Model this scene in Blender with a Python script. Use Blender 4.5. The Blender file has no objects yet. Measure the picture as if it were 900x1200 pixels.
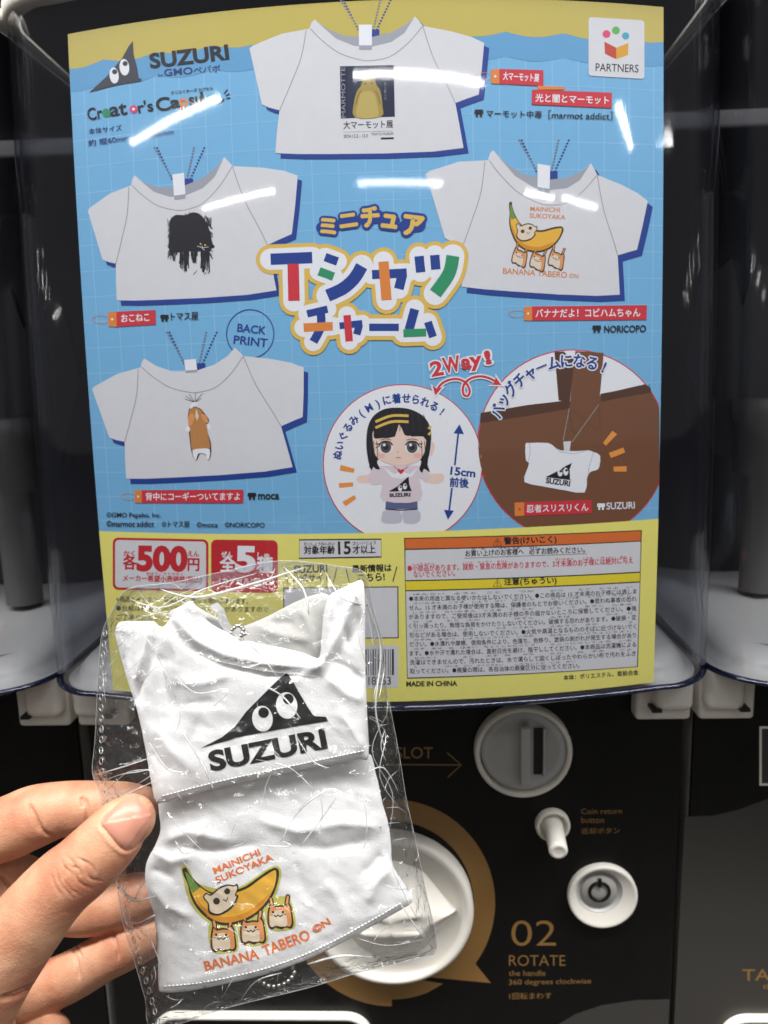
import bpy, bmesh, math, random
import numpy as np
from mathutils import Vector, Matrix, noise as mnoise
from mathutils.bvhtree import BVHTree

random.seed(7)
SC = bpy.context.scene
COL = SC.collection

# ------------------------------------------------------------------ camera
# metres; x right, y away from the viewer, z up; the machine's front panel is the plane y = 0
FPX = 902.0
CAM = np.array([0.0203, -0.3621, 0.0])
YAW, PITCH, ROLL = -0.0423, 0.1746, -0.0290


def cam_axes():
    cy, sy = math.cos(YAW), math.sin(YAW)
    F = np.array([sy, cy, 0]); R = np.array([cy, -sy, 0]); U = np.array([0, 0, 1.0])
    cp, sp = math.cos(PITCH), math.sin(PITCH)
    F, U = F * cp - U * sp, U * cp + F * sp
    cr, sr = math.cos(ROLL), math.sin(ROLL)
    return F, R * cr + U * sr, U * cr - R * sr


CF, CR, CU = cam_axes()
cd = bpy.data.cameras.new('camera')
cam = bpy.data.objects.new('camera', cd)
COL.objects.link(cam)
mw = Matrix.Identity(4)
for i in range(3):
    mw[i][0], mw[i][1], mw[i][2], mw[i][3] = CR[i], CU[i], -CF[i], CAM[i]
cam.matrix_world = mw
cd.sensor_fit = 'VERTICAL'
cd.sensor_height = 24.0
cd.lens = 24.0 * FPX / 1200.0
cd.clip_start, cd.clip_end = 0.01, 60.0
cd.dof.use_dof = True
cd.dof.focus_distance = 0.262
cd.dof.aperture_fstop = 10.0
SC.camera = cam

# ------------------------------------------------------------------ world, lamps, exposure
w = bpy.data.worlds.new('World'); SC.world = w; w.use_nodes = True
bg = w.node_tree.nodes['Background']
bg.inputs[0].default_value = (1.0, 0.985, 0.96, 1)
bg.inputs[1].default_value = 0.15
SC.view_settings.view_transform = 'Standard'
SC.view_settings.look = 'None'
SC.view_settings.exposure = 0.07
SC.view_settings.gamma = 1.0
SC.cycles.use_denoising = True
SC.cycles.denoiser = 'OPENIMAGEDENOISE'
SC.cycles.max_bounces = 12
SC.cycles.transparent_max_bounces = 48
SC.cycles.glossy_bounces = 4
SC.cycles.caustics_reflective = False
SC.cycles.caustics_refractive = False
SC.cycles.use_adaptive_sampling = False

# ceiling tube rows behind the viewer, plus broad overhead fill panels added for brightness
CEIL = 1.30
# x, y, length, width, watts, turn
TUBES_AND_FILL = [(-1.48, -1.90, .86, .042, 5.5, 0), (0.30, -1.95, .86, .042, 5.5, 0), (1.90, -1.90, .48, .04, 3.0, -36),
         (-1.37, -2.84, .82, .04, 5.0, 0), (0.21, -2.88, .80, .04, 5.0, 0), (1.59, -2.84, .32, .04, 2.2, 0), (2.06, -2.80, .46, .04, 3.0, 0),
         (-1.35, -0.62, .9, .26, 36, 0), (-0.45, -0.58, .9, .26, 36, 0), (0.50, -0.60, .9, .26, 36, 0), (1.45, -0.62, .9, .26, 36, 0)]  # broad fill panels, added overhead to carry most of the light
TUBES_AND_FILL += [(sx, sy, .86, .05, 6.0, 0) for sy in (-0.8, -1.9, -2.85, -3.9) for sx in (-5.6, 5.7)]
for tx, ty, tl, tw, te, ta in TUBES_AND_FILL:
    ld = bpy.data.lights.new('tube_and_fill_lamp', 'AREA')
    ld.shape = 'RECTANGLE'
    ld.size, ld.size_y, ld.energy = tl, tw, te * 0.74
    ld.color = (1.0, 0.985, 0.955)
    lo = bpy.data.objects.new('tube_and_fill_lamp', ld)
    COL.objects.link(lo)
    lo.location = (tx, ty, CEIL)
    lo.rotation_euler = (0, 0, math.radians(ta))


# ------------------------------------------------------------------ helpers: projections
def rays(px):
    px = np.asarray(px, float)
    return CF + np.outer((px[:, 0] - 450) / FPX, CR) + np.outer((600 - px[:, 1]) / FPX, CU)


def on_depth(px, lam):
    return CAM + rays(px) * np.reshape(lam, (-1, 1))


def on_panel(px, off=0.0):
    r = rays(px)
    return CAM + r * ((-off - CAM[1]) / r[:, 1])[:, None]


def sect_y(z):                       # how far the cover and poster stand in front of the panel
    return -0.052 + 0.057 * z + 0.225 * z * z


def on_poster(px, off=0.0):
    r = rays(px); t = np.full(len(r), 0.3)
    for _ in range(12):
        p = CAM + r * t[:, None]
        g = p[:, 1] - sect_y(p[:, 2]) - p[:, 0] ** 2 / 0.86
        dg = r[:, 1] - (0.057 + 0.45 * p[:, 2]) * r[:, 2] - p[:, 0] / 0.43 * r[:, 0]
        t = t - g / dg
    p = CAM + r * t[:, None]
    n = np.stack([p[:, 0] / 0.43, -np.ones(len(p)), 0.057 + 0.45 * p[:, 2]], 1)
    n /= np.linalg.norm(n, axis=1)[:, None]
    return p + n * off


def to_px(P):
    d = np.asarray(P) - CAM
    z = d @ CF
    return np.stack([450 + FPX * (d @ CR) / z, 600 - FPX * (d @ CU) / z], 1), z


# ------------------------------------------------------------------ helpers: materials
def lin(c):
    c = c / 255.0
    return c / 12.92 if c <= 0.04045 else ((c + 0.055) / 1.055) ** 2.4


MATS = {}


def mat(name, rgb, rough=0.55, var=0.05, scale=60.0, bump=0.0, bscale=400.0, spec=0.4, metal=0.0, sheen=0.0):
    """paint / plastic / paper with a little procedural unevenness; rgb as 0-255 sRGB albedo"""
    if name in MATS:
        return MATS[name]
    m = bpy.data.materials.new(name); m.use_nodes = True
    nt = m.node_tree; b = nt.nodes['Principled BSDF']
    c = [lin(v) for v in rgb]
    tc = nt.nodes.new('ShaderNodeTexCoord')
    nz = nt.nodes.new('ShaderNodeTexNoise'); nz.inputs['Scale'].default_value = scale
    nz.inputs['Detail'].default_value = 4
    nt.links.new(tc.outputs['Object'], nz.inputs['Vector'])
    mx = nt.nodes.new('ShaderNodeMix'); mx.data_type = 'RGBA'
    mx.inputs[6].default_value = [max(0, v * (1 - var)) for v in c] + [1]
    mx.inputs[7].default_value = [min(1, v * (1 + var)) for v in c] + [1]
    nt.links.new(nz.outputs['Fac'], mx.inputs[0])
    nt.links.new(mx.outputs[2], b.inputs['Base Color'])
    b.inputs['Roughness'].default_value = rough
    b.inputs['Specular IOR Level'].default_value = spec
    b.inputs['Metallic'].default_value = metal
    if sheen:
        b.inputs['Sheen Weight'].default_value = sheen
    if bump:
        n2 = nt.nodes.new('ShaderNodeTexNoise'); n2.inputs['Scale'].default_value = bscale
        n2.inputs['Detail'].default_value = 5
        nt.links.new(tc.outputs['Object'], n2.inputs['Vector'])
        bp = nt.nodes.new('ShaderNodeBump'); bp.inputs['Strength'].default_value = bump
        bp.inputs['Distance'].default_value = 0.001
        nt.links.new(n2.outputs['Fac'], bp.inputs['Height'])
        nt.links.new(bp.outputs['Normal'], b.inputs['Normal'])
    MATS[name] = m
    return m


def clear_mat(name, face_tint, edge_tint, rough=0.015, ior=1.5, bump=0.0, bscale=(1, 1, 1), bsize=60, milk=0.0, milk_rgb=(200, 205, 210), gain=1.0):
    """thin clear plastic: passes light straight on, mirrors by Fresnel, tinted more where seen along the sheet"""
    m = bpy.data.materials.new(name); m.use_nodes = True
    nt = m.node_tree; nt.nodes.clear()
    out = nt.nodes.new('ShaderNodeOutputMaterial')
    tr = nt.nodes.new('ShaderNodeBsdfTransparent')
    gl = nt.nodes.new('ShaderNodeBsdfGlossy'); gl.inputs['Roughness'].default_value = rough
    lw = nt.nodes.new('ShaderNodeLayerWeight'); lw.inputs['Blend'].default_value = 0.35
    rp = nt.nodes.new('ShaderNodeMix'); rp.data_type = 'RGBA'
    rp.inputs[6].default_value = [lin(v) for v in face_tint] + [1]
    rp.inputs[7].default_value = [lin(v) for v in edge_tint] + [1]
    nt.links.new(lw.outputs['Facing'], rp.inputs[0])
    nt.links.new(rp.outputs[2], tr.inputs['Color'])
    fr = nt.nodes.new('ShaderNodeFresnel')          # a thin sheet mirrors alike from both of its sides
    geo = nt.nodes.new('ShaderNodeNewGeometry'); ir = nt.nodes.new('ShaderNodeMapRange')
    ir.inputs['To Min'].default_value = ior; ir.inputs['To Max'].default_value = 1.0 / ior
    nt.links.new(geo.outputs['Backfacing'], ir.inputs['Value']); nt.links.new(ir.outputs['Result'], fr.inputs['IOR'])
    fac = fr.outputs[0]
    if gain != 1.0:
        mm = nt.nodes.new('ShaderNodeMath'); mm.operation = 'MULTIPLY'; mm.use_clamp = True
        mm.inputs[1].default_value = gain
        nt.links.new(fac, mm.inputs[0]); fac = mm.outputs[0]
    mix = nt.nodes.new('ShaderNodeMixShader')
    nt.links.new(fac, mix.inputs[0])
    base = tr.outputs[0]
    if milk:
        df = nt.nodes.new('ShaderNodeBsdfDiffuse'); df.inputs['Color'].default_value = [lin(v) for v in milk_rgb] + [1]
        m2 = nt.nodes.new('ShaderNodeMixShader'); m2.inputs[0].default_value = milk
        nt.links.new(tr.outputs[0], m2.inputs[1]); nt.links.new(df.outputs[0], m2.inputs[2])
        base = m2.outputs[0]
    nt.links.new(base, mix.inputs[1]); nt.links.new(gl.outputs[0], mix.inputs[2])
    if bump:
        tc = nt.nodes.new('ShaderNodeTexCoord')
        mp = nt.nodes.new('ShaderNodeMapping'); mp.inputs['Scale'].default_value = bscale
        nz = nt.nodes.new('ShaderNodeTexNoise'); nz.inputs['Scale'].default_value = bsize
        nz.inputs['Detail'].default_value = 3; nz.inputs['Distortion'].default_value = 0.6
        bp = nt.nodes.new('ShaderNodeBump'); bp.inputs['Strength'].default_value = bump
        bp.inputs['Distance'].default_value = 0.002
        nt.links.new(tc.outputs['Object'], mp.inputs[0]); nt.links.new(mp.outputs[0], nz.inputs['Vector'])
        nt.links.new(nz.outputs['Fac'], bp.inputs['Height'])
        for n in (gl, fr):
            nt.links.new(bp.outputs['Normal'], n.inputs['Normal'])
    nt.links.new(mix.outputs[0], out.inputs['Surface'])
    MATS[name] = m
    return m


# ------------------------------------------------------------------ helpers: objects
def tag(o, label=None, cat=None, group=None, kind=None):
    if label: o['label'] = label
    if cat: o['category'] = cat
    if group: o['group'] = group
    if kind: o['kind'] = kind
    return o


def thing(name, label, cat, loc, group=None):
    o = bpy.data.objects.new(name, None); COL.objects.link(o)
    o.location = loc; o.empty_display_size = 0.02
    return tag(o, label, cat, group)


def world_loc(o):
    v = Vector(o.location)
    while o.parent:
        o = o.parent; v += Vector(o.location)
    return v


def copy_tree(o, parent=None):
    c = o.copy(); COL.objects.link(c)
    if parent: c.parent = parent
    for ch in list(o.children):
        copy_tree(ch, c)
    return c


class MB:
    """collects faces in world space, several materials, one mesh object"""
    def __init__(s):
        s.v = []; s.f = []; s.m = []; s.mats = []; s.sm = []

    def mi(s, m):
        if m not in s.mats: s.mats.append(m)
        return s.mats.index(m)

    def add(s, verts, faces, m, smooth=False):
        k = len(s.v); i = s.mi(m)
        s.v.extend([tuple(map(float, p)) for p in verts])
        for f in faces:
            s.f.append([k + j for j in f]); s.m.append(i); s.sm.append(smooth)

    def box(s, a, b, m, bev=0.0):
        bm = bmesh.new(); bmesh.ops.create_cube(bm, size=1)
        for v in bm.verts:
            v.co = Vector([(a[i] + b[i]) / 2 + v.co[i] * (b[i] - a[i]) for i in range(3)])
        if bev:
            bmesh.ops.bevel(bm, geom=bm.edges[:], offset=bev, segments=3, affect='EDGES', profile=0.5)
        s.addbm(bm, m, bool(bev)); bm.free()

    def addbm(s, bm, m, smooth=False):
        bm.verts.index_update()
        s.add([v.co for v in bm.verts], [[v.index for v in f.verts] for f in bm.faces], m, smooth)

    def lathe(s, c, prof, m, n=64, axis=(0, -1, 0), closed=False, sx=1.0, rot=0.0):
        """prof: (radius, height along axis)"""
        ax = Vector(axis).normalized()
        u = ax.orthogonal().normalized() if abs(ax.y) < 0.9 else Vector((1, 0, 0))
        u = (u - ax * u.dot(ax)).normalized(); w_ = ax.cross(u)
        vs = []; fs = []
        for r, h in prof:
            for k in range(n):
                a = 2 * math.pi * k / n + rot
                vs.append(Vector(c) + ax * h + u * (r * math.cos(a) * sx) + w_ * (r * math.sin(a)))
        for i in range(len(prof) - 1):
            for k in range(n):
                k2 = (k + 1) % n
                fs.append([i * n + k, i * n + k2, (i + 1) * n + k2, (i + 1) * n + k])
        if prof[0][0] > 1e-9 and closed: fs.append(list(range(n))[::-1])
        if closed: fs.append([(len(prof) - 1) * n + k for k in range(n)])
        s.add(vs, fs, m, True)

    def tube(s, pts, r, m, n=8, caps=True, flat=None):
        pts = [Vector(p) for p in pts]
        if len(pts) < 2: return
        rr = r if hasattr(r, '__len__') else [r] * len(pts)
        vs = []; fs = []
        up = None
        for i, p in enumerate(pts):
            t = (pts[min(i + 1, len(pts) - 1)] - pts[max(i - 1, 0)])
            if t.length < 1e-12: t = Vector((0, 0, 1))
            t.normalize()
            if up is None: up = t.orthogonal().normalized()
            up = (up - t * up.dot(t))
            up = up.normalized() if up.length > 1e-9 else t.orthogonal().normalized()
            b = t.cross(up)
            for k in range(n):
                a = 2 * math.pi * k / n
                vs.append(p + (up * math.cos(a) + b * math.sin(a)) * rr[i])
        for i in range(len(pts) - 1):
            for k in range(n):
                k2 = (k + 1) % n
                fs.append([i * n + k, i * n + k2, (i + 1) * n + k2, (i + 1) * n + k])
        if caps:
            fs.append(list(range(n))[::-1]); fs.append([(len(pts) - 1) * n + k for k in range(n)])
        s.add(vs, fs, m, True)

    def ball(s, c, r, m, n=8):
        prof = [(max(1e-6, r * math.sin(math.pi * i / n)), -r * math.cos(math.pi * i / n)) for i in range(n + 1)]
        s.lathe(c, prof, m, n=n + 4)

    def build(s, name, parent=None):
        me = bpy.data.meshes.new(name)
        off = world_loc(parent) if parent else Vector((0, 0, 0))
        me.from_pydata([Vector(v) - off for v in s.v], [], s.f)
        for m in s.mats: me.materials.append(m)
        me.polygons.foreach_set('material_index', s.m)
        me.polygons.foreach_set('use_smooth', s.sm)
        me.update()
        o = bpy.data.objects.new(name, me); COL.objects.link(o)
        if parent: o.parent = parent
        return o


def catmull(pts, n=8, closed=False):
    P = [np.array(p, float) for p in pts]; out = []
    N = len(P)
    for i in range(N if closed else N - 1):
        p0 = P[(i - 1) % N] if closed or i > 0 else P[0]
        p1 = P[i]; p2 = P[(i + 1) % N]
        p3 = P[(i + 2) % N] if closed or i + 2 < N else P[-1]
        for k in range(n):
            t = k / n
            out.append(0.5 * ((2 * p1) + (-p0 + p2) * t + (2 * p0 - 5 * p1 + 4 * p2 - p3) * t * t + (-p0 + 3 * p1 - 3 * p2 + p3) * t ** 3))
    if not closed: out.append(P[-1])
    return out


def flat_mesh(pts, step):
    """a 2-D outline as triangles cut on a grid of the given step"""
    bm = bmesh.new()
    vs = [bm.verts.new((float(p[0]), float(p[1]), 0)) for p in pts]
    bm.faces.new(vs).normal_update()
    bmesh.ops.triangulate(bm, faces=bm.faces[:], ngon_method='EAR_CLIP')
    grid_cut(bm, step)
    return bm


def grid_cut(bm, step):
    if not step: return
    xs = [v.co.x for v in bm.verts]; ys = [v.co.y for v in bm.verts]
    for ax, lo, hi in ((0, min(xs), max(xs)), (1, min(ys), max(ys))):
        k = math.floor(lo / step) + 1
        while k * step < hi - 1e-6:
            no = (1, 0, 0) if ax == 0 else (0, 1, 0)
            co = (k * step, 0, 0) if ax == 0 else (0, k * step, 0)
            bmesh.ops.bisect_plane(bm, geom=bm.verts[:] + bm.edges[:] + bm.faces[:], dist=1e-4, plane_co=co, plane_no=no)
            k += 1


TXT = {}


def glyphs(s, bold):
    k = (s, bold)
    if k in TXT: return TXT[k]
    c = bpy.data.curves.new('lettering', 'FONT'); c.body = s; c.offset = bold
    c.resolution_u = 4
    o = bpy.data.objects.new('lettering', c); COL.objects.link(o)
    dg = bpy.context.evaluated_depsgraph_get()
    me = bpy.data.meshes.new_from_object(o.evaluated_get(dg))
    V = np.array([v.co[:2] for v in me.vertices]) if len(me.vertices) else np.zeros((0, 2))
    Fc = [list(p.vertices) for p in me.polygons]
    bpy.data.objects.remove(o); bpy.data.curves.remove(c); bpy.data.meshes.remove(me)
    TXT[k] = (V, Fc)
    return TXT[k]


class Art:
    """print on a surface: outlines and lettering laid in layers a few hundredths of a millimetre thick"""
    LAYER = 1.5e-5

    def __init__(s, surf, step=12):
        s.mb = MB(); s.surf = surf; s.step = step; s.o = (0, 0, 1.0); s.n = 0

    def frame(s, ox=0, oy=0, k=1.0):
        s.o = (ox, oy, k); return s

    def px(s, pts):
        p = np.asarray(pts, float)
        return p / s.o[2] + np.array(s.o[:2])

    def put(s, V, F, m, lev):
        s.n += 1
        off = lev * s.LAYER + (s.n % 12) * 6e-7
        P = s.surf(V, off)
        # keep faces turned to the viewer
        FF = []
        for f in F:
            a, b, c = V[f[0]], V[f[1]], V[f[2]]
            ar = (b[0] - a[0]) * (c[1] - a[1]) - (b[1] - a[1]) * (c[0] - a[0])
            FF.append(f if ar < 0 else f[::-1])
        s.mb.add(P, FF, m)

    def poly(s, pts, m, lev, smooth=0, step=None):
        if smooth: pts = catmull(pts, smooth, True)
        q = s.px(pts)
        keep = [q[0]]
        for p in q[1:]:
            if np.hypot(*(p - keep[-1])) > 0.05: keep.append(p)
        if np.hypot(*(keep[0] - keep[-1])) < 0.05: keep.pop()
        bm = flat_mesh(keep, s.step if step is None else step)
        bm.verts.index_update()
        V = np.array([v.co[:2] for v in bm.verts]); F = [[v.index for v in f.verts] for f in bm.faces]
        bm.free()
        s.put(V, F, m, lev)

    def disc(s, c, rx, m, lev, ry=None, rot=0, n=40):
        ry = ry or rx; a = np.linspace(0, 2 * math.pi, n, endpoint=False)
        cr, sr = math.cos(rot), math.sin(rot)
        s.poly([(c[0] + rx * math.cos(t) * cr - ry * math.sin(t) * sr, c[1] + rx * math.cos(t) * sr + ry * math.sin(t) * cr) for t in a], m, lev)

    def line(s, pts, wd, m, lev, smooth=0, closed=False, round_=False, grow=0.0):
        """a stroke of width wd; round_ gives round joins and ends"""
        if smooth: pts = catmull(pts, smooth, closed)
        P = [np.array(p, float) for p in pts]
        if closed: P.append(P[0])
        if round_:
            r = wd / 2 + grow
            for a, b in zip(P[:-1], P[1:]):
                t = math.atan2(b[1] - a[1], b[0] - a[0])
                q = [b + r * np.array([math.cos(t + x), math.sin(t + x)]) for x in np.linspace(-math.pi / 2, math.pi / 2, 10)]
                q += [a + r * np.array([math.cos(t + x), math.sin(t + x)]) for x in np.linspace(math.pi / 2, 3 * math.pi / 2, 10)]
                s.poly(q, m, lev)
            return
        L = []; R_ = []
        for i, p in enumerate(P):
            if closed and i in (0, len(P) - 1):
                d = P[1] - P[-2]
            else:
                d = P[min(i + 1, len(P) - 1)] - P[max(i - 1, 0)]
            d = d / (np.hypot(*d) + 1e-9); nrm = np.array([-d[1], d[0]]) * wd / 2
            L.append(p + nrm); R_.append(p - nrm)
        V = s.px(L + R_); n = len(L)
        # subdivide long segments
        VV = []; FF = []
        for i in range(n - 1):
            a, b, c, d = V[i], V[i + 1], V[n + i + 1], V[n + i]
            k = max(1, int(np.hypot(*(b - a)) / s.step)) if s.step else 1
            for j in range(k):
                t0, t1 = j / k, (j + 1) / k
                b0 = len(VV)
                VV += [a + (b - a) * t0, a + (b - a) * t1, d + (c - d) * t1, d + (c - d) * t0]
                FF.append([b0, b0 + 1, b0 + 2, b0 + 3])
        s.put(np.array(VV), FF, m, lev)

    def text(s, body, p0, p1, h, m, lev, bold=0.0, shear=0.0, bow=0.0):
        """lettering fitted between the two ends of its base line, h high; bow lowers the middle"""
        if bold > 0 and any(ord(c) > 0x2000 for c in body):      # heavier Japanese letters: the same outline set down side by side
            em = h / s.o[2] if len(body) else 0
            V0, _ = glyphs(body, 0.0)
            em = h / max(0.3, V0[:, 1].max() - V0[:, 1].min()) * bold
            k = 3 if bold < 0.03 else (6 if bold < 0.07 else 12)
            for j in range(k):
                t = 2 * math.pi * j / k
                dx, dy = em * math.cos(t), em * math.sin(t)
                s.text(body, (p0[0] + dx, p0[1] + dy), (p1[0] + dx, p1[1] + dy), h, m, lev + j * 0.02, 0.0, shear, bow)
            return
        V, F = glyphs(body, bold)
        if not len(V): return
        V0, _ = glyphs(body, 0.0)
        lo, hi = V0.min(0), V0.max(0)
        u = (V[:, 0] - lo[0]) / max(1e-6, hi[0] - lo[0]); t = (V[:, 1] - lo[1]) / max(1e-6, hi[1] - lo[1])
        a, b = s.px([p0, p1]); d = b - a
        hh = h / s.o[2]
        nrm = np.array([d[1], -d[0]]) / (np.hypot(*d) + 1e-9)
        Q = a + np.outer(u, d) + np.outer(t * hh, nrm) + np.outer(shear * t * hh, d / (np.hypot(*d) + 1e-9))
        Q[:, 1] += bow / s.o[2] * 4 * u * (1 - u)
        if (hh > 15 or s.step < 6) and s.step:
            bm = bmesh.new()
            vs = [bm.verts.new((x, y, 0)) for x, y in Q]
            for f in F:
                try: bm.faces.new([vs[i] for i in f])
                except ValueError: pass
            grid_cut(bm, s.step); bm.verts.index_update()
            Q = np.array([v.co[:2] for v in bm.verts]); F = [[v.index for v in f.verts] for f in bm.faces]
            bm.free()
        s.put(Q, F, m, lev)

    def arc_text(s, body, c, r, a0, a1, h, m, lev, bold=0.0, wf=0.9):
        """letters one by one round a circle, angles in degrees clockwise from the top"""
        n = len(body)
        for i, ch in enumerate(body):
            if ch == ' ': continue
            a = math.radians(a0 + (a1 - a0) * (i / (n - 1)))
            cx, cy = c[0] + r * math.sin(a), c[1] - r * math.cos(a)
            V, _ = glyphs(ch, 0.0)
            if not len(V): continue
            wdt = (V[:, 0].max() - V[:, 0].min()) * h * wf; ht = (V[:, 1].max() - V[:, 1].min()) * h
            yo = ((V[:, 1].max() + V[:, 1].min()) / 2 - 0.38) * h
            tx, ty = math.cos(a), math.sin(a)
            bx, by = cx + math.sin(a) * (yo - ht / 2), cy - math.cos(a) * (yo - ht / 2)
            s.text(ch, (bx - tx * wdt / 2, by - ty * wdt / 2), (bx + tx * wdt / 2, by + ty * wdt / 2), ht, m, lev, bold)

    def build(s, name, parent):
        return s.mb.build(name, parent)


# ------------------------------------------------------------------ materials
BLACK = mat('panel_black', (13, 12, 12), 0.38, 0.2, 30, bump=0.03, bscale=900, spec=0.22)
_n = BLACK.node_tree                      # faint smudges: the sheen varies over the black front
_s = _n.nodes.new('ShaderNodeTexNoise'); _s.inputs['Scale'].default_value = 22; _s.inputs['Detail'].default_value = 6; _s.inputs['Distortion'].default_value = 1.2
_r = _n.nodes.new('ShaderNodeMapRange'); _r.inputs['From Min'].default_value = 0.35; _r.inputs['From Max'].default_value = 0.7; _r.inputs['To Min'].default_value = 0.26; _r.inputs['To Max'].default_value = 0.5
_n.links.new(_s.outputs['Fac'], _r.inputs['Value']); _n.links.new(_r.outputs['Result'], _n.nodes['Principled BSDF'].inputs['Roughness'])
GREYWAVE = mat('panel_dark_grey', (58, 56, 53), 0.35, 0.05, 40, spec=0.35)
CASE = mat('case_grey', (150, 147, 142), 0.5, 0.06, 30)
IVORY = mat('ivory_plastic', (226, 222, 213), 0.38, 0.04, 25, bump=0.02, bscale=700)
GREYPL = mat('grey_plastic', (176, 176, 175), 0.32, 0.06, 25, bump=0.02, bscale=700)
DARKPL = mat('dark_plastic', (20, 20, 21), 0.45, 0.15)
INNER = mat('inner_dark', (36, 36, 40), 0.6, 0.3, 12)
GOLD = mat('gold_print', (132, 98, 52), 0.42, 0.04, 300, spec=0.5)
SILVER = mat('lock_silver', (165, 163, 158), 0.3, 0.06, 200, spec=0.5)
PANW = mat('pan_white', (148, 147, 143), 0.45, 0.08, 20)
STEEL = mat('steel', (190, 188, 182), 0.25, 0.1, 200, metal=1.0, spec=0.5)
KEYHOLE = mat('keyhole_black', (8, 8, 8), 0.4)
CLEAR = clear_mat('clear_cover_plastic', (250, 251, 253), (231, 232, 238), 0.042, 1.46, milk=0.008, milk_rgb=(128, 131, 150), bump=0.008, bscale=(6, 6, 0.15), bsize=30)
BLUERIM = clear_mat('blue_edge_plastic', (70, 78, 118), (24, 28, 66), 0.03, 1.5, milk=0.10, milk_rgb=(40, 52, 100))

# ------------------------------------------------------------------ the setting
mb = MB()
mb.add([(-30, -30, -0.5), (30, -30, -0.5), (30, 30, -0.5), (-30, 30, -0.5)], [[0, 1, 2, 3]], mat('floor_vinyl', (70, 68, 66), 0.5, 0.1, 3))
tag(mb.build('floor'), kind='structure')


# ------------------------------------------------------------------ capsule machine
def section(z, off, k=10):
    """half outline of the clear cover at height z, from the middle of the front to the back; off = outwards"""
    y0 = sect_y(min(z, 0.145)); R2 = 0.86; xc = 0.124; rc = 0.030
    P = []
    for i in range(k + 1):
        x = xc * i / k; P.append((x, y0 + x * x / R2, math.atan2(2 * x / R2, 1)))
    a0 = P[-1][2]; cx = xc - rc * math.sin(a0); cy = P[-1][1] + rc * math.cos(a0)
    cx += 0.0035
    for i in range(1, 13):
        a = a0 + (math.radians(87) - a0) * i / 12
        P.append((cx + rc * math.sin(a), cy - rc * math.cos(a), a))
    x, y, a = P[-1]
    for i in range(1, 7):
        d = (0.15 - y) * i / 6
        P.append((x + d * 0.02, y + d, a))
    return [(p[0] + math.sin(p[2]) * off, p[1] - math.cos(p[2]) * off) for p in P]


def ring(z, off):
    h = section(z, off)
    return [(-x, y, z) for x, y in h[::-1]] + [(x, y, z) for x, y in h[1:]]


def loft(mb, rings, m, smooth=True):
    n = len(rings[0]); vs = [p for r in rings for p in r]; fs = []
    for i in range(len(rings) - 1):
        for k in range(n - 1):
            fs.append([i * n + k, i * n + k + 1, (i + 1) * n + k + 1, (i + 1) * n + k])
    mb.add(vs, fs, m, smooth)


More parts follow.
